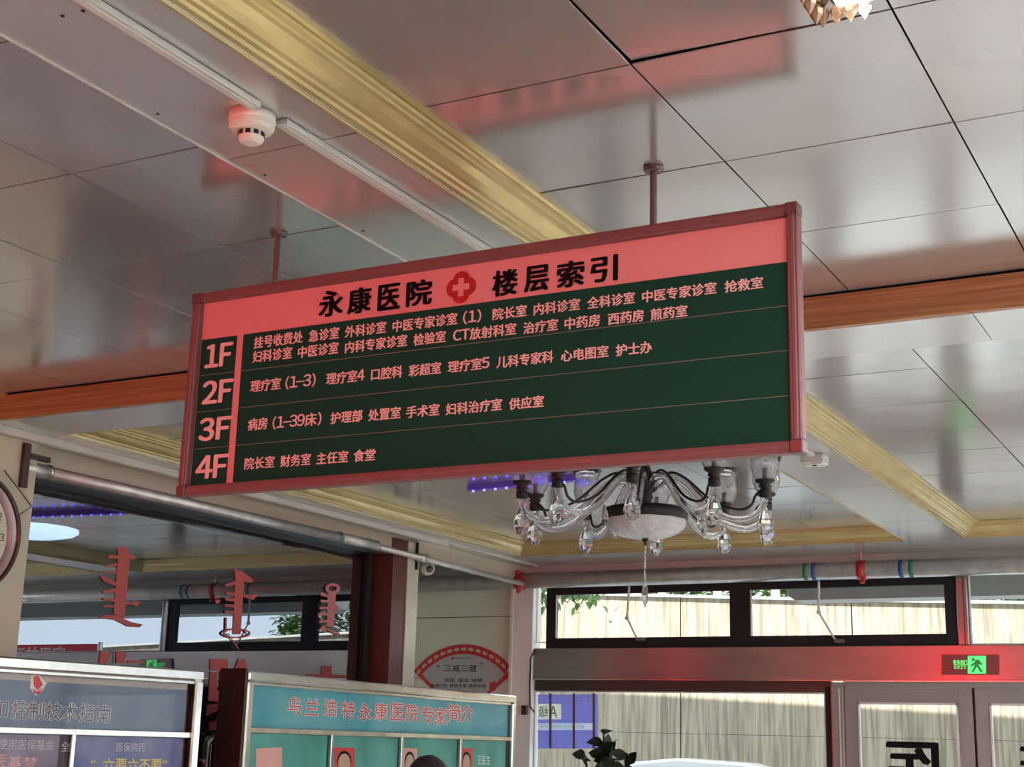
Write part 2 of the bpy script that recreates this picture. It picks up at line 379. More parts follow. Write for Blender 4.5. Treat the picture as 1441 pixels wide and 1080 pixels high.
tr = tag(obj('trim_8', B(-5.275, -5.235, -1.8, 8.83, ZB-.035, ZB+.0, .002), m_whitetrim), kind='structure')
tag(obj('trim_9', B(-5.27, -5.255, 8.83, 10.3, ZB-.012, ZB, .001), m_whitetrim), kind='structure')
w1 = empty('window_1', kind='structure')
obj('glazing_head', B(-5.56, -5.422, 5.0, 8.34, R(1.25), R(1.262)), mat('dark grey head', (.10, .11, .13), .5), wl)
obj('pane', B(GL-.008, GL, 5.0, 8.3, .35, R(1.249)), m_leftglass, w1)
obj('window_frame', B(GL-.03, GL+.03, 8.24, 8.30, .35, R(1.249), .003), m_blackal, w1)
obj('window_sill', B(GL-.04, GL+.05, 5.0, 8.3, .33, .37, .004), m_steelbr, w1)
jb = tag(obj('trim_10', B(-5.56, -5.38, 8.34, 8.51, 0, R(1.36), .003), m_darkwood), kind='structure')
jb.data.materials.clear(); jb.data.materials.append(mat('brown red jamb', (.14, .045, .035), .35, noise=.25, nscale=6, stretch=(9, 9, .7)))
tag(obj('trim_11', B(-5.56, -5.37, 8.512, 8.655, 0, R(1.36), .003), mat('cream steel strip', (.66, .62, .50), .3, .2, noise=.1)), kind='structure')
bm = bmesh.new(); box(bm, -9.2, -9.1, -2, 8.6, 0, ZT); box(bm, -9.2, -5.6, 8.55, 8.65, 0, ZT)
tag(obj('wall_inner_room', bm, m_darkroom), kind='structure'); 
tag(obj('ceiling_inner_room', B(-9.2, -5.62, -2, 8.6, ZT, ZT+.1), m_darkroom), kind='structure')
# poster wall
wf = tag(obj('wall_far', B(-6.65, -5.5, 10.37, 10.5, 0, ZB), m_void), kind='structure')
for a, b in ((0, R(.02)), (R(.024), R(.51)), (R(.514), R(1.0)), (R(1.006), ZB-.005)):
    obj('wall_panel', B(-6.6, -5.5, 10.35, 10.37, a, b, .002), m_greypanel, wf)

# window wall ------------------------------------------------------
YW = 10.35
FR = 6.2
m_poststeel = mat('pale steel post', (.86, .85, .84), .3, .1, noise=.1)
post = tag(obj('trim_12', B(-5.49, -5.30, 10.28, 10.42, 0, R(1.25), .004), m_poststeel), kind='structure')
obj('edge_strip', B(-5.50, -5.475, 10.265, 10.285, 0, R(1.24), .002), m_whitetrim, post)
wfront = empty('wall_front', kind='structure')
bm = bmesh.new(); box(bm, -5.30, -1.42, YW-.05, YW+.06, R(.504), R(.742), .004)
obj('header_cladding', bm, m_steelbr, wfront); 
obj('header_cladding', B(-1.416, 2.4, YW-.05, YW+.06, R(.504), R(.742), .004), m_steelbr, wfront)
obj('header_cladding', B(2.404, FR, YW-.05, YW+.06, R(.504), R(.742), .004), m_steelbr, wfront)
obj('header_ledge', B(-5.30, FR, YW-.055, YW-.04, R(.498), R(.506)), m_steel, wfront)
obj('upper_lintel', B(-6.6, FR, YW-.02, YW+.1, R(1.24), ZT+.1), m_whitetrim, wfront)
obj('lower_rail', B(-5.30, -2.935, YW-.02, YW+.05, R(.418), R(.50), .003), mat('dark bronze rail', (.07, .055, .05), .3, .5), wfront)
obj('lower_stile', B(-2.975, -2.932, YW-.03, YW+.05, 0, R(.46), .003), m_blackal, wfront)
obj('sill_wall', B(-5.30, -2.935, YW-.02, YW+.06, 0, .45), m_beige, wfront)
obj('stile_highlight', B(-2.931, -2.925, YW-.045, YW+.02, 0, R(.46)), m_red, wfront)  # red glint along the stile edge, modelled as a thin coloured strip
def window(n, x0, x1, z0, z1, frame=.04, m=m_blackal, dep=.05, pane=True):
    wn = empty('window_%d' % n, kind='structure')
    for a, b, c, d in ((x0, x1, z0, z0+frame), (x0, x1, z1-frame, z1)):
        obj('frame_rail', B(a, b, YW-dep/2, YW+dep/2, c, d, .003), m, wn)
    for a, b in ((x0, x0+frame), (x1-frame, x1)):
        obj('frame_stile', B(a, b, YW-dep/2-.002, YW+dep/2, z0, z1, .003), m, wn)
    obj('pane', B(x0+frame, x1-frame, YW, YW+.006, z0+frame, z1-frame), m_glass, wn)
    return wn
# transom row
window(2, -5.30, -5.205, R(.79), R(1.24), .006, m_whitetrim, .02)
window(3, -5.205, -3.602, R(.742), R(1.24), .08); window(4, -3.602, -2.035, R(.742), R(1.24), .08)
wn = window(5, -1.955, .9, R(.742), R(1.24), .012, m_lightgrey, .03); window(6, .94, 3.4, R(.742), R(1.24), .05); window(7, 3.45, FR, R(.742), R(1.24), .05)
wm = tag(obj('trim_13', B(-2.033, -1.957, YW-.045, YW+.06, R(.742), R(1.24), .006), m_steelbr), kind='structure')
obj('dark_groove', B(-1.985, -1.980, YW-.048, YW, R(.742), R(1.24)), m_black, wm)
for wx in (3, 4):
    ww = bpy.data.objects['window_%d' % wx]
    xx = (-5.205, -3.602) if wx == 3 else (-3.602, -2.035)
    obj('inner_bead', B(xx[0]+.078, xx[0]+.086, YW-.02, YW-.005, R(.82), R(1.16)), m_lightgrey, ww)
# lower fixed window
window(8, -5.30, -2.975, .45, R(.42), .012, m_lightgrey, .03)
# doors
def door(n, x0, x1, hinge):
    d = empty('door_%d' % n, kind='structure'); zt = R(.455); st = .10
    obj('top_rail', B(x0, x1, YW-.03, YW+.02, R(.352), zt, .004), m_doorpaint, d)
    obj('bottom_rail', B(x0, x1, YW-.03, YW+.02, .01, .22, .004), m_doorpaint, d)
    obj('stile', B(x0, x0+.095, YW-.031, YW+.02, .01, zt, .004), m_doorpaint, d)
    obj('stile', B(x1-.095, x1, YW-.031, YW+.02, .01, zt, .004), m_doorpaint, d)
    bm = bmesh.new(); box(bm, x0+.095, x0+.107, YW-.036, YW, .22, R(.355)); box(bm, x1-.107, x1-.095, YW-.036, YW, .22, R(.355)); box(bm, x0+.095, x1-.095, YW-.036, YW, R(.340), R(.355))
    obj('glazing_bead', bm, m_lightgrey, d)
    obj('pane', B(x0+.1, x1-.1, YW-.01, YW-.004, .22, R(.352)), m_glass, d)
    hx = x1-.05 if hinge else x0+.05
    obj('door_handle', T([(hx, YW-.03, .85), (hx, YW-.09, .87), (hx, YW-.09, 1.25), (hx, YW-.03, 1.27)], .011), m_steel, d)
    return d
obj('meeting_seal', B(-1.964, -1.943, YW-.015, YW+.018, 0, R(.456)), m_black, wfront)
door(1, -2.838, -1.962, True); door(2, -1.945, -1.07, False); door(3, -.9, -.02, True); door(4, 0, .88, False)
df = tag(obj('trim_14', B(-2.93, -2.842, YW-.04, YW+.04, 0, R(.49), .006), m_doorpaint), kind='structure')
obj('head_rail', B(-2.842, -1.05, YW-.04, YW+.04, R(.458), R(.497), .005), m_doorpaint, df)
obj('edge_bead', B(-2.874, -2.866, YW-.046, YW-.04, 0, R(.45)), m_lightgrey, df)
tag(obj('trim_15', B(-1.06, -.91, YW-.04, YW+.04, 0, R(.497), .005), m_doorpaint), kind='structure')
window(9, .9, 3.4, .45, R(.497), .05); window(10, 3.45, FR, .45, R(.497), .05)
obj('sill_wall', B(.9, FR, YW-.02, YW+.06, 0, .45), m_beige, wfront)

# upper storeys of the building above the hall (casts the shade on the retaining wall)
TOPZ = 13.5
tag(obj('wall_upper_storeys', B(-22, 22, -6, 10.52, ZT+.36, TOPZ), m_facade), kind='structure')

# ================================================================== DIRECTORY SIGN
sign = empty('directory_sign', 'wide red-lit hospital floor directory board hanging from two ceiling rods', 'sign')
SX0, SX1, SZ0, SZ1 = -2.858, -.972, R(.682), R(1.305)
YS = 3.242; YB = 3.278
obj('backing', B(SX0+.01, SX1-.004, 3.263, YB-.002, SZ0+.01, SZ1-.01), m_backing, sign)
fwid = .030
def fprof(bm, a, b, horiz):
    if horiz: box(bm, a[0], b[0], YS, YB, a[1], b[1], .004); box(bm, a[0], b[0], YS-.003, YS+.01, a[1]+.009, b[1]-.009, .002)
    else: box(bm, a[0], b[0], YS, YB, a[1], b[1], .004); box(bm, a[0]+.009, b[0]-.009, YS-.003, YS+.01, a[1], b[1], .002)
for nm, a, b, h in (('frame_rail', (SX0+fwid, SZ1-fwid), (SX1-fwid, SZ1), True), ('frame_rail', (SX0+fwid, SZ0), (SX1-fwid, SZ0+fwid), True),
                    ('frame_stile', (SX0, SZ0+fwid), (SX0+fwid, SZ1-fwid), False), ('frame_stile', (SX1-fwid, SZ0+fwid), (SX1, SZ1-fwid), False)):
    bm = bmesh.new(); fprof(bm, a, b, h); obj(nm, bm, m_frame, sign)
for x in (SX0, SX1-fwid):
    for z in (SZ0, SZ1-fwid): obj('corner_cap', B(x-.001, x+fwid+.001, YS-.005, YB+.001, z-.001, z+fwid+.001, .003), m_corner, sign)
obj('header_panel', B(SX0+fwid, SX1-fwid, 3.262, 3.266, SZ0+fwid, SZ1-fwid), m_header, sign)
PG = 3.26
rows = [1.160, 1.0475, .9355, .8235, .714]
for i in range(4):
    z1, z0 = R(rows[i]), R(rows[i+1])
    f = obj('floor_number_panel', B(-2.822, -2.692, PG-.002, PG+.002, z0+.0006, z1-.0006), m_board, sign)
    f = obj('department_panel', B(-2.665, SX1-fwid-.002, PG-.002, PG+.002, z0+.0006, z1-.0006), m_board, sign)
    if i: obj('row_rule', B(-2.822, -2.692, PG-.0035, PG-.002, z1-.0009, z1+.0009), m_line, sign); obj('row_rule', B(-2.665, SX1-fwid-.002, PG-.0035, PG-.002, z1-.0009, z1+.0009), m_line, sign)
pg = PY(PG-.002)
def words(name, items, line, h, bold, m, off=.0016):
    (xa, ya), (xb, yb) = line
    for s, x0, x1 in items:
        bm = bmesh.new()
        f = lambda x: ya + (yb-ya)*(x-xa)/(xb-xa)
        hh = h*1.02
        if s.startswith('('):
            text_px(bm, s, pg, x0, f(x0), x1, f(x1), hh*1.12, bold*.7, off)
        else: text_px(bm, s, pg, x0, f(x0), x1, f(x1), hh, bold, off)
        textobj(name, bm, m, sign)
BO = .034
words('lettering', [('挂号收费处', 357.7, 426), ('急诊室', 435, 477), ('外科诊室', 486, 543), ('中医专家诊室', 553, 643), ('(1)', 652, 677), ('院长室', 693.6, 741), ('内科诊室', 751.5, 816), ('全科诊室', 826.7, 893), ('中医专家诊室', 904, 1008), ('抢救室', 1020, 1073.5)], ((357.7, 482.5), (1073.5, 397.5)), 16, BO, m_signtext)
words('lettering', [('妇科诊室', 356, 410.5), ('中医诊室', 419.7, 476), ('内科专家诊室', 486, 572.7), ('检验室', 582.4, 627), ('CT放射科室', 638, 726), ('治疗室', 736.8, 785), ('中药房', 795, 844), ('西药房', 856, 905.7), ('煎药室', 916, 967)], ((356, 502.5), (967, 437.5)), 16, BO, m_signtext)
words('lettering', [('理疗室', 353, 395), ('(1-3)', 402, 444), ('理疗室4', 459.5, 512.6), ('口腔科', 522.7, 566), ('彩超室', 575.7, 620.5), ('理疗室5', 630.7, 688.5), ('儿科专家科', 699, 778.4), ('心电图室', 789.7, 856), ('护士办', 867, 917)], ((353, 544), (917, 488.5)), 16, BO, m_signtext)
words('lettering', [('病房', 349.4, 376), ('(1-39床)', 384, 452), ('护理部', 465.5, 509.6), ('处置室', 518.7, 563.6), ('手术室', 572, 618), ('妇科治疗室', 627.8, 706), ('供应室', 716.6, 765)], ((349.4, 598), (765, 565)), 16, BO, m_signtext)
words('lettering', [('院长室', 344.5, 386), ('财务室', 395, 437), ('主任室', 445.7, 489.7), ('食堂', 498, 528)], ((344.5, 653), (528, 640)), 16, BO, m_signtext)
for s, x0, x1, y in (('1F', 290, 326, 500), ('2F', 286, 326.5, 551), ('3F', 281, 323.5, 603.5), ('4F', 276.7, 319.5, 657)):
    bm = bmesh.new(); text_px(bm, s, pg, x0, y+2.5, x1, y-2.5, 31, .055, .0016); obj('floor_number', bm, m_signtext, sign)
ph = PY(3.2615)
for s, x0, x1, y in (('永', 450, 482, 427), ('康', 490.5, 521.5, 422.7), ('医', 533, 562, 418), ('院', 573, 607, 412), ('楼', 694, 727.5, 398), ('层', 739, 771.5, 392), ('索', 785, 821, 385.5), ('引', 832, 868, 378.5)):
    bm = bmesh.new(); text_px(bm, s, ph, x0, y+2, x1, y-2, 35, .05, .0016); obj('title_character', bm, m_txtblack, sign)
# rounded cross emblem
ctr = ph.at(649, 404.5, .0012); bm = bmesh.new(); pts = []
def lobes(r, lob):
    out = []
    for k in range(64):
        a = 2*PI*k/64; c, s = abs(math.cos(a)), abs(math.sin(a)); d = max(c, s)
        rr = r*(.80+.20*(d-.7071)/.2929) if d > .74 else r*.78
        out.append(Vector((ctr.x+rr*math.cos(a)*1.02, ctr.y, ctr.z+rr*math.sin(a))))
    return out
slab_pts(bm, lobes(.046, 1), (0, -1, 0), .001); emb = obj('emblem', bm, m_logored, sign)
bm = bmesh.new(); a_, b_ = .026, .0085
slab_pts(bm, [ctr+Vector((x, -.0012, z)) for x, z in ((-b_, -a_), (b_, -a_), (b_, -b_), (a_, -b_), (a_, b_), (b_, b_), (b_, a_), (-b_, a_), (-b_, b_), (-a_, b_), (-a_, -b_), (-b_, -b_))], (0, -1, 0), .001)
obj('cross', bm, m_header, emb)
base(sign, (SX0+SX1)/2, 3.27, SZ0)
for ch in list(emb.children): pass
def rod(x, y, lab):
    r = empty('hanging_rod', lab, 'rod', None)
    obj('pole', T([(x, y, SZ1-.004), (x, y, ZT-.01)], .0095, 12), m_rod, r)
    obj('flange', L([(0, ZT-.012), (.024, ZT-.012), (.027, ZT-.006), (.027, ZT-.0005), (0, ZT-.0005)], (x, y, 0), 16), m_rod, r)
    obj('screw', L([(0, ZT-.0145), (.004, ZT-.014), (.004, ZT-.0115), (0, ZT-.0115)], (x+.019, y-.005, 0), 8), m_steel, r)
    base(r, x, y, SZ1)
rod(-2.586, 3.29, 'thin steel hanging rod above the left part of the directory board'); rod(-1.37, 3.29, 'thin steel hanging rod above the title characters at the right of the board')

# ================================================================== CEILING FITTINGS
sd_ = empty('smoke_detector', 'round white smoke detector lit red on one side under the ceiling beam', 'detector')
dx, dy = -2.0, 2.42
obj('base_plate', L([(0, ZB-.001), (.053, ZB-.001), (.054, ZB-.02), (.052, ZB-.024), (0, ZB-.024)], (dx, dy, 0), 32), m_smoke, sd_, True)
obj('housing', L([(.052, ZB-.024), (.052, ZB-.034), (.046, ZB-.042), (.033, ZB-.046), (0, ZB-.046)], (dx, dy, 0), 32), m_smoke, sd_)
obj('sensor_cap', L([(0, ZB-.046), (.028, ZB-.046), (.030, ZB-.060), (.027, ZB-.068), (.018, ZB-.073), (0, ZB-.074)], (dx, dy, 0), 28), m_smoke, sd_)
for k in range(10):
    a = 2*PI*k/10+.1; bm = bmesh.new(); box(bm, -.0055, .0055, -.001, .001, -.005, .005)
    bmesh.ops.transform(bm, matrix=Matrix.Translation((dx+.0298*math.cos(a), dy+.0298*math.sin(a), ZB-.053)) @ Matrix.Rotation(a+PI/2, 4, 'Z'), verts=bm.verts)
    obj('vent_slot', bm, m_black, sd_)
base(sd_, dx, dy, ZB-.074)
cd = empty('cable_trunking', 'long white cable trunking running along the ceiling beam past the detector', 'conduit')
obj('channel', B(-1.972, -1.938, -1.6, 2.372, ZB-.016, ZB-.001, .002), m_white, cd)
obj('channel', B(-1.972, -1.938, 2.468, 4.51, ZB-.016, ZB-.001, .002), m_white, cd)
obj('channel', B(-1.972, -1.938, 4.56, 6.66, ZB-.016, ZB-.001, .002), m_white, cd)
for a, b in ((-1.6, 2.372), (2.468, 4.51), (4.56, 6.66)): obj('cover_ridge', B(-1.962, -1.948, a+.002, b-.002, ZB-.0185, ZB-.016, .001), m_whitetrim, cd)
base(cd, -1.955, 2, ZB-.016)
jbx = empty('junction_box', 'small white box on the ceiling beam beside the lower right sign corner', 'junction box')
obj('box_body', B(-2.01, -1.90, 6.662, 6.76, ZB-.045, ZB-.001, .004), m_white, jbx)
obj('cover', B(-2.0, -1.91, 6.672, 6.75, ZB-.05, ZB-.045, .002), m_whitetrim, jbx)
obj('screw', B(-1.965, -1.945, 6.70, 6.71, ZB-.053, ZB-.05), m_black, jbx); base(jbx, -1.955, 6.71, ZB-.05)
# screw specks on the beam and tray
for i, (px, py, z) in enumerate(((222, 160, ZB), (88, 22, ZB), (117, 15, ZB), (373, 246, ZB), (3, 33, ZT), (511, 325, ZB), (601, 305, ZB))):
    d = ray(px, py); p = Vector((0, 0, EYE)) + d*((z-EYE)/d.z)
    obj('screw_head', L([(0, z-.003), (.004, z-.0025), (.0045, z+.002), (0, z+.002)], (p.x, p.y, 0), 8), m_black, ceiling)
# crystal ceiling lamp at the very top
cl = empty('crystal_ceiling_lamp', 'square lit crystal ceiling lamp cut by the top edge of the photo', 'lamp')
LX0, LX1, LY0, LY1 = -.735, -.25, 2.08, 2.60
obj('lamp_body', B(LX0, LX1, LY0, LY1, ZT-.035, ZT-.001, .004), m_steel, cl)
obj('diffuser', B(LX0+.05, LX1-.03, LY0+.03, LY1-.012, ZT-.045, ZT-.035, .004), m_lampwarm, cl)
for k in range(11):
    y = LY0+.03+k*.046
    bm = bmesh.new(); lathe(bm, [(0, -.03), (.013, -.008), (.014, .004), (.008, .014), (0, .018)], (LX0+.012, y, ZT-.052), 6); obj('crystal_prism', bm, m_amber, cl)
for k in range(4):
    bm = bmesh.new(); lathe(bm, [(0, -.03), (.013, -.008), (.014, .004), (.008, .014), (0, .018)], (LX0+.02+k*.028, LY1-.012, ZT-.052), 6); obj('crystal_prism', bm, m_amber if k < 3 else m_crystal, cl)
base(cl, -.49, 2.34, ZT-.045)
# round lamp and purple LED strips over the chandelier (seen mirrored in the glass)
rl = empty('round_ceiling_lamp', 'round white lit ceiling lamp in the dim room behind the dark glass, beside the clock', 'lamp')
rcx, rcy = -8.15, 7.70
obj('lamp_base', L([(0, ZT-.001), (.36, ZT-.001), (.36, ZT-.022), (0, ZT-.022)], (rcx, rcy, 0), 40), m_blackal, rl)
obj('shade', L([(.34, ZT-.022), (.345, ZT-.04), (.31, ZT-.062), (.2, ZT-.085), (.08, ZT-.096), (0, ZT-.098)], (rcx, rcy, 0), 40, .012, 12), m_lamp, rl, True); base(rl, rcx, rcy, ZT-.098)
def ledbar(p, q, n, lab):
    r = empty('led_strip', lab, 'led strip'); p = Vector(p); q = Vector(q)
    d = (q-p).normalized(); s = Vector((-d.y, d.x, 0))*.024
    bm = bmesh.new(); slab_pts(bm, [p-s, q-s, q+s, p+s], (0, 0, -1), .03); obj('led_housing', bm, m_ledbar, r)
    for k in range(n):
        c = p.lerp(q, (k+.5)/n) + Vector((0, 0, -.034)) - s*.6; bm = bmesh.new(); bmesh.ops.create_icosphere(bm, subdivisions=1, radius=.009, matrix=Matrix.Translation(c)); obj('led', bm, m_led_purple, r)
    base(r, *((p+q)/2))
ledbar((-4.22, 7.33, ZT-.002), (-3.35, 7.22, ZT-.002), 11, 'purple lit strip seen under the sign behind the chandelier')

# ================================================================== CHANDELIER
ch = empty('chandelier', 'glass chandelier with black fittings and teardrop crystals hanging below the sign', 'chandelier')
cx, cy = -2.534, 6.0
def S(v): return R(v)
obj('ceiling_rose', L([(0, ZT-.001), (.09, ZT-.001), (.085, ZT-.02), (.03, ZT-.045), (0, ZT-.05)], (cx, cy, 0), 24), m_black, ch, True)
obj('stem', L([(.008, ZT-.04), (.008, S(1.40)), (.03, S(1.385)), (.014, S(1.36)), (.05, S(1.32)), (.055, S(1.29)), (.018, S(1.25)), (.03, S(1.22)), (.048, S(1.19)), (.05, S(1.17)), (.03, S(1.13)), (.034, S(1.10)), (.022, S(1.08)), (.045, S(1.055)), (0, S(1.05))], (cx, cy, 0), 24), m_black, ch, True)
obj('hub_plate', L([(0, S(1.06)), (.10, S(1.058)), (.175, S(1.052)), (.192, S(1.045)), (.192, S(1.003)), (.178, S(.995)), (0, S(.998))], (cx, cy, 0), 36), m_black, ch, True)
bp_ = [(.185*math.cos(t*PI/2/10)**.8 if t < 10 else 0, S(.997)-.082*math.sin(t*PI/2/10)) for t in range(11)]
obj('bowl', L(bp_, (cx, cy, 0), 48, .012, 12), m_bowl, ch, True)
obj('finial', L([(0, S(.92)), (.016, S(.918)), (.013, S(.905)), (.006, S(.898)), (.004, S(.885)), (0, S(.88))], (cx, cy, 0), 14), m_black, ch, True)
for k in range(7): 
    bm = bmesh.new(); bmesh.ops.create_icosphere(bm, subdivisions=1, radius=.0065, matrix=Matrix.Translation((cx, cy, S(.868-k*.022)))); obj('chain_bead', bm, m_crystal, ch)
obj('chain_wire', T([(cx, cy, S(.885)), (cx, cy, S(.715))], .0012, 6), m_steel, ch)
obj('pendant', L([(0, S(.725)), (.012, S(.70)), (.017, S(.665)), (.012, S(.635)), (0, S(.605))], (cx, cy, 0), 8), m_crystal, ch)
def spl(P, n=5):
    out = []
    for i in range(len(P)-1):
        a = P[max(i-1, 0)]; b = P[i]; c = P[i+1]; d = P[min(i+2, len(P)-1)]
        for k in range(n):
            t = k/n; out.append(tuple(.5*((2*b[j])+(-a[j]+c[j])*t+(2*a[j]-5*b[j]+4*c[j]-d[j])*t*t+(-a[j]+3*b[j]-3*c[j]+d[j])*t**3) for j in range(len(b))))
    out.append(P[-1]); return out
fx, fy = -math.sin(YAW), math.cos(YAW)
DROP = [(0, .060), (.006, .052), (.014, .036), (.026, .014), (.034, -.008), (.037, -.028), (.029, -.055), (.012, -.070), (0, -.073)]
PD = None
def arm(th, k=0, R0=.565, zc=1.11, lower=True):
    ax = Vector((math.cos(th)*math.cos(YAW) - math.sin(th)*fx*-1, 0, 0))
    d = Vector((math.cos(YAW), math.sin(YAW), 0))*math.cos(th) + Vector((fx, fy, 0))*(-math.sin(th))
    P = lambda r, z: Vector((cx, cy, 0)) + d*r + Vector((0, 0, S(z)))
    A = obj('arm', bmesh.new(), m_crystalribbed, ch) if False else None
    pts = [P(r, z) for r, z in spl([(.03, zc+.03), (.10, zc+.075), (.18, zc+.05), (.28, zc-.05), (.38, zc-.115), (.47, zc-.13), (.54, zc-.10), (R0, zc-.045)])]
    bm = bmesh.new(); tube(bm, pts, .0165, 12); A = obj('arm', bm, m_crystalribbed, ch, True)
    wp = [P(r, z) for r, z in spl([(.04, zc+.06), (.12, zc+.10), (.2, zc+.065), (.32, zc-.04), (.44, zc-.085), (.50, zc-.07), (.52, zc-.03), (R0-.015, zc-.005)])]
    obj('wire', T(wp, .006, 6), m_black, A, True)
    c = P(R0, 0); c.z = 0
    cup = obj('candle_cup', L([(0, S(zc-.04)), (.025, S(zc-.038)), (.026, S(zc-.005)), (.019, S(zc)), (.030, S(zc+.008)), (.023, S(zc+.018)), (.042, S(zc+.03)), (.045, S(zc+.038)), (0, S(zc+.038))], c, 16), m_black, A, True)
    sh = L([(.030, S(zc+.036)), (.052, S(zc+.06)), (.064, S(zc+.095)), (.060, S(zc+.14)), (.056, S(zc+.17)), (.074, S(zc+.205)), (.071, S(zc+.205)), (.053, S(zc+.17)), (.057, S(zc+.14)), (.061, S(zc+.095)), (.049, S(zc+.062)), (.027, S(zc+.038))], c, 32, .035, 12)
    obj('shade', sh, m_crystalribbed, A, True)
    obj('candle', L([(0, S(zc+.038)), (.011, S(zc+.038)), (.011, S(zc+.09)), (0, S(zc+.092))], c, 10), m_white, A)
    cc = c + Vector((0, 0, 0))
    bead = bmesh.new(); bmesh.ops.create_icosphere(bead, subdivisions=1, radius=.009, matrix=Matrix.Translation((c.x, c.y, S(zc-.058)))); bmesh.ops.create_icosphere(bead, subdivisions=1, radius=.006, matrix=Matrix.Translation((c.x, c.y, S(zc-.072))))
    obj('bead', bead, m_crystal, A)
    obj('teardrop_crystal', L([(r, S(zc-.130)+z) for r, z in DROP], c, 9), m_crystal, A)
    # small drop under the arm's inner bend
    q = P(.27, zc-.06)
    if k % 3 == 0: obj('teardrop_crystal', L([(r*.55, q.z-.055+z*.75) for r, z in DROP], (q.x, q.y, 0), 7), m_crystal, A)
for k in range(10): arm(math.radians(29+36*k), k)
base(ch, cx, cy, S(.605))
for k in []: pass

# ================================================================== PIPES
lp = empty('wall_pipe', 'thin galvanised pipe running along the left wall above the dark glass', 'pipe')
obj('pipe_length', T([(-5.33, 2.7, R(1.238)), (-5.33, 4.93, R(1.238))], .026, 20), m_pipe, lp, True)
obj('coupling', T([(-5.33, 4.93, R(1.24)), (-5.33, 5.10, R(1.24))], .034, 20), m_pipe, lp, True)
obj('coupling_lip', T([(-5.33, 5.095, R(1.24)), (-5.33, 5.112, R(1.24))], .038, 20), m_steel, lp, True)
obj('coupling_lip', T([(-5.33, 4.86, R(1.239)), (-5.33, 4.875, R(1.239))], .030, 20), m_black, lp, True)
obj('pipe_length', T([(-5.33, 5.10, R(1.24)), (-5.33, 8.02, R(1.262))], .030, 20), m_pipe, lp, True)
obj('coupling', T([(-5.33, 7.62, R(1.259)), (-5.33, 8.05, R(1.262))], .0335, 20), m_pipewhite, lp, True)
obj('coupling_lip', T([(-5.33, 7.60, R(1.259)), (-5.33, 7.62, R(1.259))], .037, 20), mat('green thread tape', (.10, .28, .22), .5), lp, True)
obj('pipe_length', T([(-5.33, 8.05, R(1.256)), (-5.33, 10.14, R(1.235))], .021, 20), m_pipewhite, lp, True)
base(lp, -5.33, 5, R(1.2))
pb = empty('pipe_bracket', 'dark steel bracket clamping the pipe to the beige column', 'bracket')
obj('bar', B(-5.30, -5.275, 4.895, 4.935, R(1.13), R(1.345), .003), m_clockrim, pb); obj('hook', B(-5.30, -5.27, 4.93, 5.06, R(1.275), R(1.30), .003), m_clockrim, pb); base(pb, -5.29, 4.92, R(1.13))
pc = empty('pipe_bracket', 'steel bracket holding the white pipe at the cream post', 'bracket')
obj('bar', B(-5.37, -5.355, 8.60, 8.62, R(1.17), R(1.36), .002), m_blackal, pc); 
obj('clip', T([(-5.33, 8.585, R(1.25)), (-5.33, 8.66, R(1.25))], .030, 16), m_pipewhite, pc, True)
obj('clip_edge', T([(-5.33, 8.66, R(1.25)), (-5.33, 8.675, R(1.25))], .033, 16), m_steel, pc, True); base(pc, -5.34, 8.62, R(1.2))
fp = empty('window_pipe', 'thick grey pipe running above the windows with coloured bands', 'pipe')
PYY, PZ, PR = 10.2, R(1.283), .062
obj('pipe_length', T([(-6.58, PYY, PZ-.02), (FR-.02, PYY, PZ-.02)], PR, 28), m_pipe, fp, True)
m_blueband = mat('blue band', (.02, .08, .30), .5); m_greenband = mat('green band', (.02, .20, .11), .5)
for x, m in ((-3.05, m_greenband), (-2.99, m_blueband), (-2.37, m_blueband), (-2.30, m_greenband)):
    bm = bmesh.new(); tube(bm, [(x-.014, PYY, PZ-.02), (x+.014, PYY, PZ-.02)], PR+.002, 28); obj('colour_band', bm, m, fp, True)
base(fp, -2, PYY, PZ-.09)
def hanger(x, lab):
    h = empty('pipe_clamp', lab, 'clamp'); bm = bmesh.new(); tube(bm, [(x-.028, PYY, PZ-.02), (x+.028, PYY, PZ-.02)], PR+.008, 28); obj('collar', bm, m_red, h, True)
    bm = bmesh.new(); lathe(bm, [(0, -.025), (.018, -.02), (.018, .02), (0, .02)], (x+.01, PYY-.035, PZ-.095), 6); obj('bolt', bm, m_red, h)
    obj('ear', B(x-.008, x+.008, PYY-.008, PYY+.008, PZ+.045, ZB-.001), m_pipe, h); base(h, x, PYY, PZ-.1)
hanger(-2.65, 'red pipe clamp between the blue and green bands above the windows')
rc = empty('red_pipe_joint', 'red threaded joint where the thin wall pipe meets the window pipe', 'pipe joint')
obj('joint_body', T([(-5.36, 10.12, R(1.245)), (-5.36, 10.17, R(1.245))], .05, 12), m_red, rc, True)
obj('bolt', T([(-5.36, 10.12, R(1.31)), (-5.36, 10.12, R(1.335))], .02, 6), m_red, rc); obj('bolt', T([(-5.345, 10.12, R(1.205)), (-5.345, 10.12, R(1.16))], .022, 6), m_red, rc)
obj('collar', T([(-5.385, PYY, PZ-.02), (-5.345, PYY, PZ-.02)], PR+.006, 24), m_red, rc, True); base(rc, -5.36, 10.14, R(1.2))
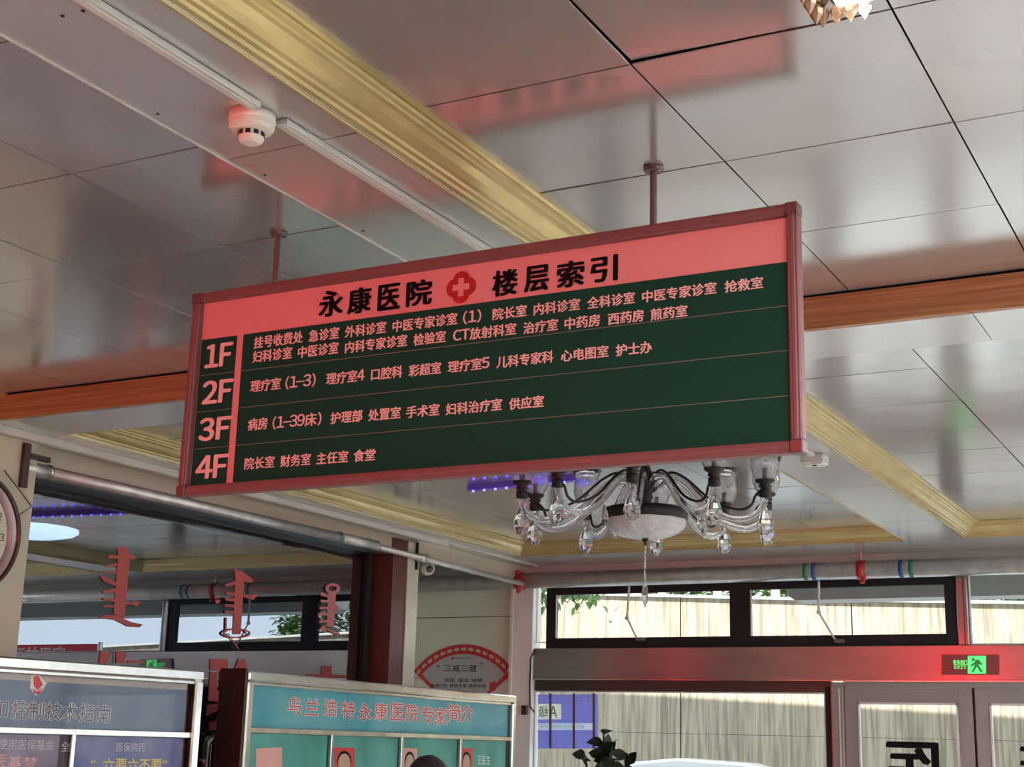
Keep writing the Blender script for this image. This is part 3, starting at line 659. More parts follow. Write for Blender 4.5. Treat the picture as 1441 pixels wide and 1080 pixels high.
# window stays
def stay(p, lab):
    s = empty('window_stay', lab, 'window stay'); y = 10.27
    obj('upper_rod', T([(p[0][0], y, R(p[0][1])), (p[1][0], y, R(p[1][1]))], .010, 8), m_white, s)
    obj('lower_rod', T([(p[1][0], y, R(p[1][1])), (p[2][0], y, R(p[2][1]))], .0075, 8), m_white, s)
    obj('pivot', T([(p[1][0], y-.012, R(p[1][1])), (p[1][0], y+.012, R(p[1][1]))], .015, 10), m_whitetrim, s)
    obj('foot', B(p[2][0]-.01, p[2][0]+.05, y-.01, YW-.02, R(p[2][1])-.012, R(p[2][1])+.012, .003), m_rod, s); base(s, p[2][0], y, R(p[2][1]))
stay([(-4.47, 1.206), (-4.485, .963), (-4.40, .802)], 'white folding window stay in front of the left transom window')
stay([(-2.985, 1.202), (-2.99, .979), (-2.872, .777)], 'white folding window stay in front of the right transom window')

# ================================================================== WALL CLOCK, CABLE, CAMERA, FAN POSTER
ck = empty('wall_clock', 'round wall clock with dark red rim on the beige column', 'clock')
def ringx(name, prof, m, smooth=True):
    bm = bmesh.new(); lathe(bm, [(r, z) for r, z in prof], (0, 0, 0), 64)
    bmesh.ops.transform(bm, matrix=Matrix.Translation((-5.298, 4.637, R(.88))) @ Matrix.Rotation(PI/2, 4, 'Y'), verts=bm.verts); return obj(name, bm, m, ck, smooth)
ringx('rim', [(.262, 0), (.287, 0), (.289, .02), (.280, .034), (.266, .03), (.262, .012), (.262, 0)], m_clockrim)
ringx('bevel', [(.263, .02), (.222, .006), (.222, 0), (.263, 0)], m_clockbevel)
ringx('face', [(0, .004), (.223, .004), (.223, 0), (0, 0)], m_clockface, False)
pk = PX(-5.293)
for k in range(1, 13):
    a = PI/2 - k*PI/6; y = 4.637 + .19*math.cos(a); z = R(.88) + .19*math.sin(a)
    bm = bmesh.new(); h = .035; wd = .028 if k < 10 else .04
    text_into(bm, str(k), Vector((-5.2925, y-wd/2, z-h/2)), Vector((0, wd, 0)), Vector((0, 0, h)), .01); obj('numeral', bm, m_txtblack, ck)
for nm, a, l, wd in (('hour_hand', 2.2, .1, .008), ('minute_hand', .9, .16, .005)):
    bm = bmesh.new(); d = Vector((0, math.cos(a), math.sin(a))); s = Vector((0, -d.z, d.y))*wd; c = Vector((-5.290, 4.637, R(.88)))
    slab_pts(bm, [c-s, c+d*l-s*.3, c+d*l+s*.3, c+s], (1, 0, 0), .001); obj(nm, bm, m_txtblack, ck)
base(ck, -5.3, 4.637, R(.59))
obj('cord', T([(-5.296, 4.80, R(1.195)), (-5.296, 4.993, R(1.052)), (-5.296, 4.90, R(.984)), (-5.296, 4.84, R(.95))], .0022, 6), m_black, ck).location = -Vector(ck.location)
dc = empty('dome_camera', 'small white dome camera in the alcove beneath the pipe', 'camera')
p = PY(9.0).at(602, 800)
bm = bmesh.new(); bmesh.ops.create_uvsphere(bm, u_segments=24, v_segments=14, radius=.052, matrix=Matrix.Translation(p+Vector((0, 0, 0)))); obj('housing', bm, m_smoke, dc, True)
q = p + Vector((.035, -.03, -.012)); bm = bmesh.new(); bmesh.ops.create_uvsphere(bm, u_segments=16, v_segments=10, radius=.026, matrix=Matrix.Translation(q)); obj('lens', bm, m_rod, dc, True)
obj('mount', B(p.x-.03, p.x+.02, p.y-.02, p.y+.02, p.z+.03, ZB-.02), m_smoke, dc); base(dc, p.x, p.y, p.z)
pf = PY(10.35)
fan = empty('fan_poster', 'fan-shaped health poster with red patterned border on the far wall', 'poster')
def arcpts(R_, a0, a1, n=28): return [Vector((-5.957+R_*math.sin(a0+(a1-a0)*k/n), 10.349, R(.165)+R_*math.cos(a0+(a1-a0)*k/n))) for k in range(n+1)]
A0 = math.radians(49.4)
def fanshape(ro, ri, a, off, th, m, nm, par):
    bm = bmesh.new(); pts = arcpts(ro, -a, a) + arcpts(ri, a*.92, -a*.92); slab_pts(bm, [p_+Vector((0, -off, 0)) for p_ in pts], (0, -1, 0), th); return obj(nm, bm, m, par)
fanshape(.618, .20, A0, 0, .006, m_redprint, 'border', fan)
fanshape(.540, .22, math.radians(45.5), .006, .0015, m_lilac, 'sheet', fan)
for k in range(15):
    a = -A0*.94 + 2*A0*.94*k/14; c = Vector((-5.957+.579*math.sin(a), 10.3425, R(.165)+.579*math.cos(a))); bm = bmesh.new()
    slab_pts(bm, [c + Vector((.026*math.cos(t)*math.cos(a)+.014*math.sin(t)*math.sin(a), 0, -.026*math.cos(t)*math.sin(a)+.014*math.sin(t)*math.cos(a))) for t in [2*PI*j/12 for j in range(12)]], (0, -1, 0), .001); obj('border_oval', bm, m_cream, fan)
pft = PY(10.3422)
def ft(items, m, nm='lettering', bold=.01):
    bm = bmesh.new()
    for s, x0, y0, x1, y1, h in items: text_px(bm, s, pft, x0, y0, x1, y1, h, bold, .001)
    obj(nm, bm, m, fan)
ft([('三减三健', 624.5, 942, 671, 940, 10), ('“', 614.5, 938, 618.5, 937.5, 3.5), ('”', 676, 934.8, 680, 934.5, 3.5), ('减盐 减油 减糖', 625, 958.5, 679, 957, 5.5), ('健康口腔 健康体重 健康骨骼', 606, 966, 684, 965, 5)], m_txtblack)
ft([('●', 635, 926.5, 639, 926.5, 4)], m_redprint, 'emblem'); ft([('永康医院永康医院', 640, 927, 663, 926, 2.6)], m_greyink)
bm = bmesh.new(); c = pft.at(694, 966, .001); slab_pts(bm, [c+Vector((.035*math.cos(t)*(1+.15*math.cos(5*t)), 0, .035*math.sin(t)*(1+.15*math.cos(5*t)))) for t in [2*PI*j/30 for j in range(30)]], (0, -1, 0), .001); obj('flower_print', bm, m_redprint, fan)
base(fan, -5.957, 10.345, R(.5))

# ================================================================== DECALS ON THE DARK GLASS
pgl = PX(GL)
def decal(name, label, polys, sc_, ox, oy, m, cat='decal'):
    bm = bmesh.new()
    for k, poly in enumerate(polys): slab_pts(bm, [pgl.at(ox+x/sc_, oy+y/sc_, .003+.0004*k) for x, y in poly], (1, 0, 0), .0008)
    return tag(obj(name, bm, m), label, cat)
decal('window_lettering', 'large red vertical script character on the dark glass nearest the clock', [[(900, 440), (985, 470), (965, 700), (945, 920), (862, 890), (880, 650)],
    [(890, 385), (955, 378), (985, 430), (1050, 470), (1000, 474), (895, 440)], [(830, 440), (900, 445), (915, 470), (815, 465)], [(800, 520), (890, 500), (890, 522), (800, 532)], [(800, 555), (885, 565), (885, 584), (825, 574)],
    [(760, 600), (815, 610), (885, 655), (880, 670), (850, 665), (790, 640)], [(775, 712), (878, 695), (878, 714), (790, 730)], [(780, 765), (872, 778), (870, 797), (785, 780)], [(778, 820), (866, 822), (864, 840), (778, 832)],
    [(750, 920), (800, 895), (880, 900), (1000, 950), (1085, 968), (1060, 990), (980, 985), (880, 935), (800, 925)], [(952, 800), (1005, 800), (1010, 788), (1075, 798), (1050, 815), (1040, 830), (1005, 817), (952, 817)]], 5.4, 0, 700, m_decal)
ring = [[(245+68*math.cos(2*PI*k/20), 445+24*math.sin(2*PI*k/20)), (245+68*math.cos(2*PI*(k+1)/20), 445+24*math.sin(2*PI*(k+1)/20)), (245+56*math.cos(2*PI*(k+1)/20), 445+17*math.sin(2*PI*(k+1)/20)), (245+56*math.cos(2*PI*k/20), 445+17*math.sin(2*PI*k/20))] for k in range(20)]
decal('window_lettering', 'red vertical script character with a loop at its foot, middle of the dark glass', [[(240, 180), (282, 190), (265, 450), (228, 450)], [(235, 140), (275, 150), (330, 195), (310, 205), (240, 182)], [(185, 215), (240, 195), (240, 212), (200, 225)],
    [(190, 248), (238, 250), (237, 263), (200, 262)], [(190, 275), (235, 280), (235, 293), (195, 290)], [(190, 305), (235, 310), (234, 323), (192, 318)], [(190, 335), (233, 340), (232, 353), (190, 348)], [(192, 370), (200, 370), (198, 440), (190, 440)],
    [(140, 268), (165, 265), (165, 276), (145, 280)], [(143, 287), (168, 284), (168, 299), (150, 305)], [(278, 262), (345, 262), (325, 287), (280, 272)], [(200, 445), (206, 445), (258, 518), (252, 520)]] + ring, 3.377, 260, 760, m_decal)
decal('window_lettering', 'smallest red script character with a ring at its top, near the brown jamb', [[(680, 255), (718, 255), (708, 415), (675, 410)], [(645, 250), (684, 264), (684, 276), (645, 264)], [(645, 285), (682, 288), (682, 300), (648, 297)], [(640, 318), (680, 318), (680, 330), (642, 332)],
    [(634, 350), (660, 345), (680, 350), (680, 362), (655, 358), (636, 372)], [(638, 385), (678, 380), (678, 392), (640, 396)], [(632, 432), (660, 405), (680, 430)], [(708, 300), (738, 325), (735, 336), (706, 330)], [(680, 418), (738, 445), (725, 457), (680, 434)]] +
    [[(703+36*math.cos(2*PI*k/16), 232+26*math.sin(2*PI*k/16)), (703+36*math.cos(2*PI*(k+1)/16), 232+26*math.sin(2*PI*(k+1)/16)), (703+20*math.cos(2*PI*(k+1)/16), 232+12*math.sin(2*PI*(k+1)/16)), (703+20*math.cos(2*PI*k/16), 232+12*math.sin(2*PI*k/16))] for k in range(16)], 3.377, 260, 760, m_decalpink)
decal('window_lettering', 'large red reversed character on the glass between the two display boards', [[(332, 165), (488, 172), (472, 522), (412, 522), (416, 270), (332, 262)], [(332, 275), (396, 280), (392, 432), (412, 432), (412, 532), (318, 520)], [(310, 555), (412, 545), (405, 600), (300, 650)],
    [(412, 520), (472, 520), (446, 700), (400, 765), (325, 775), (325, 700), (380, 690), (405, 650)], [(572, 165), (632, 170), (655, 320), (515, 320)], [(470, 320), (508, 320), (492, 600), (466, 590)]], 6, 240, 900, m_decal)
decal('window_lettering', 'small red reversed character piece on the glass above the left display board', [[(765, 190), (840, 222), (815, 290), (748, 290)], [(882, 200), (955, 205), (948, 290), (882, 290)], [(968, 268), (1100, 275), (1100, 290), (968, 290)]], 5.4, 0, 880, m_decal)
decal('window_lettering', 'dim red reversed character piece on the glass above the right display board', [[(650, 600), (700, 600), (695, 660), (645, 660)], [(580, 638), (765, 645), (765, 660), (580, 655)]], 3.377, 260, 760, mat('dim red vinyl', (.28, .03, .03), .5))
hd = empty('pull_handle', 'steel pull handle with black ends on the glass between the display boards', 'handle')
for k, (py_) in enumerate((6.66, 6.80)):
    obj('grip', T([(GL+.07, py_, .6), (GL+.07, py_, R(-.03)), (GL+.07, py_+.03, R(-.005))], .016, 12), m_steel, hd, True)
    obj('end_cap', T([(GL+.07, py_+.02, R(-.03)), (GL+.07, py_+.07, R(.012)), (GL+.07, py_+.11, R(.0))], .022, 12), m_black, hd, True)
    obj('standoff', T([(GL, py_, R(-.135)), (GL+.07, py_, R(-.135))], .012, 10), m_steel, hd, True)
base(hd, GL+.04, 6.73, .6)

# ================================================================== DISPLAY BOARDS
def display_board(name, label, A_, Bz, ztop, depth, side_m):
    """A_, Bz: ends of the front face (xy)"""
    A_ = Vector((*A_, 0)); Bv = Vector((*Bz, 0)); u = (Bv-A_).normalized(); n = Vector((u.y, -u.x, 0)); Ln = (Bv-A_).length
    root = empty(name, label, 'display board'); pl = Pl(A_, u, n)
    def ob(nm, s0, s1, z0, z1, d0, d1, m, par=None, bev=0):
        bm = B(s0, s1, -d1, -d0, z0, z1, bev); Mx = Matrix((u, -n, Vector((0, 0, 1)))).transposed().to_4x4(); Mx.translation = A_
        bmesh.ops.transform(bm, matrix=Mx, verts=bm.verts); return obj(nm, bm, m, par or root)
    return root, pl, ob, Ln, u, n
def post_frame(ob, Ln, zt, zb, fwd=.05, d=.035):
    ob('frame_rail', 0, Ln, zt-fwd, zt, 0, d, m_steel, None, .008); ob('frame_bead', .0, Ln, zt-fwd-.018, zt-fwd, .0, d*.6, m_steel, None, .004)
    ob('frame_rail', 0, Ln, zb, zb+fwd, 0, d, m_steel, None, .008)
    ob('frame_stile', 0, fwd, zb+fwd, zt-fwd, 0, d, m_steel, None, .008); ob('frame_stile', Ln-fwd, Ln, zb+fwd, zt-fwd, 0, d, m_steel, None, .008)
    for s in (.02, Ln-.08): ob('leg', s, s+.06, 0, zb, -.05, .01, m_steel, None, .004)
# left board
r1, pl1, ob1, L1, u1, n1 = display_board('display_board', 'chrome-framed notice board with blue-grey header at the lower left', (-5.10+.012, 3.55), (-4.738, 5.655), 0, 0, None)
zt = R(.312)
post_frame(ob1, L1, zt, .75)
ob1('back_board', .03, L1-.03, .78, zt-.03, -.06, -.01, m_darkwood)
def pts_s(pl, px, py): return (pl.at(px, py)-pl.P0).dot(pl.u), pl.at(px, py).z
def rectpx(ob, pl, nm, x0, y0, x1, y1, m, d=.004):
    s0, z1 = pts_s(pl, x0, y0); s1, z0 = pts_s(pl, x1, y1); return ob(nm, s0, s1, z0, z1, d-.004, d, m)
sR = L1-.075
zh1 = pl1.at(200, 960).z; zh0 = pl1.at(200, 1029).z; zst = pl1.at(200, 968).z
h_ = ob1('header_sheet', .05, sR, zh0, zst, -.006, -.002, m_bluehdr); ob1('header_sheet', .05, sR, zst, zh1+.004, -.006, -.002, m_greystrip)
ob1('divider_rail', .04, L1-.04, zh0-.028, zh0, -.004, .02, m_steel, None, .003)
sdiv, _ = pts_s(pl1, 99, 1055)
ob1('divider_post', sdiv-.012, sdiv+.012, .8, zh0-.02, -.004, .02, m_steel, None, .003)
ob1('poster', .05, sdiv-.06, .8, zh0-.03, -.006, -.002, m_purple); ob1('poster', sdiv+.015, sR, .8, zh0-.03, -.006, -.002, m_blueposter)
ob1('pane', .05, sR, .8, zh1, .004, .008, m_boardglass)
def bt(root, pl, items, m, bold=.01, off=0, nm='lettering'):
    bm = bmesh.new()
    for s, x0, y0, x1, y1, h in items: text_px(bm, s, pl, x0, y0, x1, y1, h, bold, off)
    return obj(nm, bm, m, root)
for b_, m_, o_ in ((.05, m_paperwhite, -.001), (.008, m_greyink, .0)):
    bt(r1, pl1, [('和', -16, 998, 11, 998, 26), ('控', 17, 999, 38, 1000, 26), ('制', 41, 1000, 62, 1001, 26), ('技', 65, 1001, 86, 1002, 26), ('术', 88, 1002, 108, 1003, 26), ('指', 112, 1003, 132, 1004, 26), ('南', 136, 1004, 156, 1005, 26)], m_, b_, o_)
bt(r1, pl1, [('使用医保基金', -2, 1047, 76, 1050, 15), ('全', 86, 1051, 98, 1051, 14)], m_lilac, .0, -.001)
bt(r1, pl1, [('医', -12, 1071, 9, 1072, 18), ('基', 12, 1073, 30, 1074, 18), ('梦', 33, 1074, 52, 1075, 18)], m_pinkprint, .0, -.001)
bt(r1, pl1, [('医保购药', 164, 1051, 204, 1053, 13)], m_lilac, .0, -.001)
bt(r1, pl1, [('“六要六不要”', 128, 1074, 234, 1079, 18)], m_yellow, .012, -.001)
# petal emblem
def blob(pl, root, pts, m, off, nm='emblem'): obj(nm, (lambda bm: (slab_pts(bm, [pl.at(x, y, off) for x, y in pts], pl.n, .0006), bm)[1])(bmesh.new()), m, root)
blob(pl1, r1, [(44, 951), (54, 949), (66, 962), (60, 972), (50, 980), (42, 968)], m_paperwhite, -.0012)
blob(pl1, r1, [(47, 953), (54, 951), (60, 964), (53, 972), (48, 966)], m_redprint, .0); blob(pl1, r1, [(46, 969), (52, 974), (60, 968), (55, 977), (48, 977)], m_redprint, .0); blob(pl1, r1, [(62, 953), (76, 957), (66, 962)], m_cream, 0)
base(r1, -4.95, 4.6, 0)
# right board
r2, pl2, ob2, L2, u2, n2 = display_board('display_board', 'chrome-framed staff board with teal header and red lettering, right of the first board', (-4.742, 6.0), (-4.838, 9.1), 0, 0, None)
zt2 = R(.331); post_frame(ob2, L2, zt2, .75, .05, .035)
ob2('side_panel', -.015, .0, .1, zt2+.012, -.14, .02, m_darkwood)
ob2('back_board', .0, L2, .78, zt2-.03, -.12, -.01, m_darkwood)
zh1 = R(.272); zh0 = pl2.at(550, 1034).z; sR = L2-.06
zh0 = R(.053)
ob2('header_sheet', .05, sR, zh0, zh1, -.006, -.002, m_teal)
ob2('divider_rail', .04, L2-.04, zh0-.028, zh0, -.004, .02, m_steel, None, .003)
ob2('pane', .05, sR, .8, zh1, .004, .008, m_boardglass)
divs = [.05] + [pts_s(pl2, x, 1060)[0] for x in (463, 562, 645)] + [sR]
for i in range(4):
    ob2('staff_panel', divs[i]+.012, divs[i+1]-.02, .8, zh0-.03, -.006, -.002, m_green)
    if i: ob2('divider_post', divs[i]-.012, divs[i]+.012, .8, zh0-.02, -.004, .022, m_steel, None, .003)
m_redwhite = m_redprint
for b_, m_, o_ in ((.085, m_paperwhite, -.001), (.012, m_redprint, .0)):
    bt(r2, pl2, [(c, x-9, y, x+9, y+1, 24) for c, x, y in (('乌', 414, 993), ('兰', 439, 995), ('浩', 465, 996), ('特', 490, 999), ('永', 514, 1002), ('康', 536, 1001), ('医', 559, 1002), ('院', 580, 1003), ('专', 601, 1006), ('家', 620, 1008), ('简', 639, 1003), ('介', 657, 1004))], m_, b_, o_)
def portrait(x0, y0, x1, y1, m=m_redprint):
    blob(pl2, r2, [(x0, y0), (x1, y0+1), (x1, y1), (x0, y1)], m, -.0012, 'photo'); c = (x0+x1)/2; w_ = (x1-x0)*.30
    blob(pl2, r2, [(c+w_*1.15*math.cos(t), y0+20+15*math.sin(t)) for t in [2*PI*k/16 for k in range(16)]], m_txtblack, .0, 'portrait_hair')
    blob(pl2, r2, [(c+w_*math.cos(t), y0+23+14*math.sin(t)) for t in [2*PI*k/16 for k in range(16)]], m_skin, .001, 'portrait_face')
portrait(470, 1052, 499, 1110); portrait(566, 1053, 587, 1110, m_pinkprint); portrait(648, 1053, 665, 1110)
blob(pl2, r2, [(360, 1054), (397, 1052), (397, 1110), (360, 1110)], m_pinkprint, -.0012, 'certificate')
bt(r2, pl2, [('王医生', 672, 1069, 690, 1071, 13)], m_paperwhite, 0, -.001)
base(r2, -4.79, 7.5, 0)

# ================================================================== EXIT SIGN, WINDOW PRINTS
es = empty('exit_sign', 'green lit exit sign with a running figure on the metal header above the door', 'sign')
pe = PY(YW-.052)
def quadpx(pl, x0, y0, x1, y1, off, th): return flat(pl, [(x0, y0), (x1, y0), (x1, y1), (x0, y1)], off, th)
obj('housing', quadpx(pe, 1326, 922, 1406, 950, .001, .014), mat('smoky acrylic', (.16, .05, .055), .25), es)
pe2 = PY(YW-.068)
obj('door_symbol', quadpx(pe2, 1362, 923.5, 1387.5, 948.5, .0, .002), m_exit, es)
figp = mat('dark green figure', (.02, .10, .03), .5, emit=(.05, .25, .05), es=.3)
def poly_e(pts, m, nm, k=3): obj(nm, flat(pe2, pts, .0025, .0006), m, es)
poly_e([(1367, 927), (1371, 926), (1372, 930), (1368, 931)], figp, 'figure_head')
poly_e([(1372, 929), (1379, 929), (1377, 939), (1371, 938)], figp, 'figure_body')
poly_e([(1366, 936), (1372, 932), (1373, 934), (1367, 939)], figp, 'figure_arm'); poly_e([(1378, 930), (1383, 935), (1381, 937), (1377, 934)], figp, 'figure_arm')
poly_e([(1372, 937), (1375, 938), (1370, 947), (1367, 946)], figp, 'figure_leg'); poly_e([(1374, 938), (1378, 937), (1383, 946), (1380, 947)], figp, 'figure_leg')
bm = bmesh.new(); text_px(bm, '安全出口', pe2, 1341.5, 933, 1361, 932.5, 8, .02, .0015); text_px(bm, 'EXIT', pe2, 1343, 940, 1360, 939.5, 4, .02, .0015); obj('lettering', bm, m_exit, es)
base(es, -1.93, YW-.06, R(.55))
bs = empty('window_banner', 'blue printed sheet with a green grade mark seen reversed in the lower window', 'banner')
pw = PY(YW-.004)
bm = bmesh.new()
for x0_, y0_, x1_, y1_ in ((757, 978, 841, 991), (790, 991, 841, 1013), (757, 1013, 841, 1018), (835, 1018, 841, 1028), (757, 1028, 841, 1054)):
    slab_pts(bm, [pw.at(x, y, 0) for x, y in ((x0_, y0_), (x1_, y0_), (x1_, y1_), (x0_, y1_))], pw.n, .002)
obj('sheet', bm, m_bluesheet, bs)
obj('white_band', quadpx(pw, 757, 1018, 835, 1028, .003, .0006), m_bluepale, bs); obj('white_box', quadpx(pw, 757, 991, 790, 1013, .003, .0006), m_sheerwhite, bs)
bm = bmesh.new(); text_px(bm, 'A', pw, 773, 1002, 784, 1002, 16, .02, .0042, True); text_px(bm, '级', pw, 757.5, 1002, 771, 1002, 16, .01, .0042, True)
text_px(bm, '医疗机构信用等级评定', pw, 760, 1023, 822, 1023, 5, 0, .0042, True); obj('lettering', bm, m_sheergreen, bs)
bm = bmesh.new(); text_px(bm, '永康', pw, 820, 985, 833, 985, 4, 0, .0042, True); text_px(bm, '医院', pw, 820, 990, 833, 990, 4, 0, .0042, True); obj('small_lettering', bm, m_sheerwhite, bs)
for x in (774.5, 807.5, 835.5): obj('seam', quadpx(pw, x-1.6, 976, x+1.6, 1054, .0046, .001), m_brownpole, bs)
base(bs, -5.1, YW, R(.1))
for s, x0, x1 in (('医', 1247.5, 1318.5), ('康', 1436, 1506)):
    A_ = pw.at(x0, 1045); B_ = pw.at(x1, 1045); h = abs(B_.x-A_.x)*1.0
    bm = bmesh.new(); text_into(bm, s, Vector((A_.x, YW-.013, A_.z-h)), Vector((B_.x-A_.x, 0, 0)), Vector((0, 0, h)), .035, True)
    tag(obj('door_lettering', bm, m_txtblack), 'large dark reversed character on the glass of the %s door leaf' % ('left' if s == '医' else 'right'), 'decal')
gd = empty('door_sensor', 'small dark gadget with a hanging cable on the steel corner post', 'cable')
pp = PY(10.278)
obj('cable', T([tuple(pp.at(x, y, .004)) for x, y in ((754, 915), (747, 926), (745.5, 960), (746, 995), (752, 1003))], .006, 8), m_black, gd)
obj('gadget', B(-5.375, -5.325, 10.255, 10.279, R(.23), R(.30), .004), m_clockrim, gd); base(gd, -5.35, 10.27, R(.23))

# red LED display on the back wall, facing the hall
ld = empty('led_display', 'long red lit LED display mounted high on the wall behind the viewer', 'display')
obj('housing', B(-4.85, -2.35, -1.97, -1.9, 2.36, 2.96, .01), m_black, ld); obj('led_face', B(-4.8, -2.4, -1.9, -1.895, 2.40, 2.92), m_led_red, ld); base(ld, -3.6, -1.95, 2.36)

# ================================================================== PERSON, PLANT
pe_r = empty('person', 'person with black hair standing before the staff board, only the top of the head visible', 'person')
hx, hy = -3.20, 5.29; HT = R(-.05)
def skin(name, verts, edges, radii, m, parent, sub=2, rootv=0):
    me = bpy.data.meshes.new(name); me.from_pydata(verts, edges, []); o = link(name, me, m, parent)
    md = o.modifiers.new('skin', 'SKIN'); sv = me.skin_vertices[0].data
    for i, r in enumerate(radii): sv[i].radius = r if isinstance(r, tuple) else (r, r); sv[i].use_root = (i == rootv)
    s = o.modifiers.new('sub', 'SUBSURF'); s.levels = sub; s.render_levels = sub; md.use_smooth_shade = True
    return o
k = HT/1.55
V = [(0, 0, .86), (0, 0, 1.02), (0, 0, 1.2), (0, .01, 1.30), (0, 0, 1.36), (0, -.01, 1.42), (0, -.015, 1.47),
     (.16, 0, 1.26), (.2, .0, 1.02), (.21, -.05, .80), (-.16, 0, 1.26), (-.2, .0, 1.02), (-.21, -.05, .80),
     (.09, 0, .80), (.10, -.01, .44), (.10, .02, .08), (.10, -.12, .03), (-.09, 0, .80), (-.10, -.01, .44), (-.10, .02, .08), (-.10, -.12, .03)]
E_ = [(0, 1), (1, 2), (2, 3), (3, 4), (4, 5), (5, 6), (3, 7), (7, 8), (8, 9), (3, 10), (10, 11), (11, 12), (0, 13), (13, 14), (14, 15), (15, 16), (0, 17), (17, 18), (18, 19), (19, 20)]
RR = [(.14, .10), (.13, .09), (.15, .10), (.12, .08), .045, (.065, .08), (.065, .08), .055, .042, .03, .055, .042, .03, .085, .055, .038, .03, .085, .055, .038, .03]
body = skin('body', [(hx+x, hy+y, z*k) for x, y, z in V], E_, RR, m_skinp, pe_r)
bm = bmesh.new()
lathe(bm, [(.10, .80), (.175, .82), (.165, 1.0), (.175, 1.15), (.165, 1.25), (.10, 1.315), (.06, 1.33)], (0, 0, 0), 24)
for v in bm.verts: v.co = Vector((hx+v.co.x*1.12, hy+v.co.y*.72, v.co.z*k))
obj('shirt', bm, m_cloth, pe_r, True)
for s in (-1, 1):
    obj('sleeve', T([(hx+s*.15, hy, 1.28*k), (hx+s*.185, hy, 1.2*k), (hx+s*.205, hy, 1.02*k), (hx+s*.215, hy-.04, .86*k)], [.06, .066, .055, .045], 14), m_cloth, pe_r, True)
    obj('trouser_leg', T([(hx+s*.08, hy, .88*k), (hx+s*.095, hy, .7*k), (hx+s*.10, hy-.01, .44*k), (hx+s*.10, hy+.015, .08*k)], [.10, .098, .075, .06], 16), m_cloth, pe_r, True)
    obj('shoe', L([(0, 0), (.05, 0), (.055, .03), (.04, .07), (0, .09)], (hx+s*.10, hy-.04, 0), 14), m_black, pe_r, True)
    for f in range(4): obj('finger', T([(hx+s*.215+(f-1.5)*.014, hy-.055, .80*k), (hx+s*.215+(f-1.5)*.015, hy-.062, .745*k-.004*f), (hx+s*.213+(f-1.5)*.014, hy-.056, .71*k-.004*f)], [.009, .008, .006], 8), m_skinp, pe_r, True)
    obj('thumb', T([(hx+s*.20, hy-.07, .81*k), (hx+s*.185, hy-.09, .77*k)], [.01, .007], 8), m_skinp, pe_r, True)
bm = bmesh.new(); bmesh.ops.create_uvsphere(bm, u_segments=28, v_segments=18, radius=1)
for v in bm.verts:
    x, y, z = v.co; v.co = Vector((hx+x*.078*(1-.18*max(0, -z)), hy-.005+y*.096, HT-.125+z*.118))
hd_ = obj('head', bm, m_skinp, pe_r, True)
obj('nose', L([(0, .02), (.008, 0), (.012, -.018), (0, -.024)], (hx, hy-.1, HT-.135), 8), m_skinp, hd_, True)
for s in (-1, 1):
    bm = bmesh.new(); bmesh.ops.create_uvsphere(bm, u_segments=12, v_segments=8, radius=.012, matrix=Matrix.Translation((hx+s*.03, hy-.086, HT-.12))); obj('eye', bm, m_txtblack, hd_, True)
    bm = bmesh.new(); bmesh.ops.create_uvsphere(bm, u_segments=10, v_segments=8, radius=.022, matrix=Matrix.Translation((hx+s*.078, hy, HT-.135)) @ Matrix.Scale(.45, 4, (1, 0, 0))); obj('ear', bm, m_skinp, hd_, True)
obj('mouth', B(hx-.022, hx+.022, hy-.094, hy-.084, HT-.186, HT-.180, .002), m_redprint, hd_)
bm = bmesh.new(); bmesh.ops.create_uvsphere(bm, u_segments=40, v_segments=26, radius=1)
rr = random.Random(3)
for v in bm.verts:
    x, y, z = v.co; n_ = 1+.008*math.sin(9*x+5*y)+.015*math.sin(23*y+7*z)
    lowz = -.35 if y > -.2 else .25
    zz = max(z, lowz); v.co = Vector((hx+x*.090*n_, hy+.006+y*.108*n_, HT-.112+zz*.112*n_))
obj('hair', bm, m_hair, pe_r, True)
base(pe_r, hx, hy, 0)

pt = empty('potted_plant', 'tall dark-leaved potted plant in front of the lower window', 'plant')
px_, py_ = -3.73, 8.2
obj('pot', L([(0, .0), (.15, 0), (.19, .34), (.205, .36), (.19, .37), (.17, .33), (0, .33)], (px_, py_, 0), 28), m_terracotta, pt, True)
obj('soil', L([(0, .335), (.172, .335), (.172, .32), (0, .32)], (px_, py_, 0), 20), m_rubber, pt)
def leaf(bm, p, d, L_, w_, up=Vector((0, 0, 1))):
    d = d.normalized(); s = d.cross(up).normalized(); nn = s.cross(d)
    rows_ = []
    for i in range(6):
        t = i/5; wd = w_*math.sin(PI*(t**.8))*.5; c = p+d*(L_*t)+nn*(-.25*L_*t*t)
        rows_.append((c-s*wd+nn*wd*.3, c, c+s*wd+nn*wd*.3))
    vv = [[bm.verts.new(q) for q in r] for r in rows_]
    for a, b in zip(vv, vv[1:]):
        for j in range(2): bm.faces.new((a[j], a[j+1], b[j+1], b[j]))
rl_ = random.Random(11); first = True
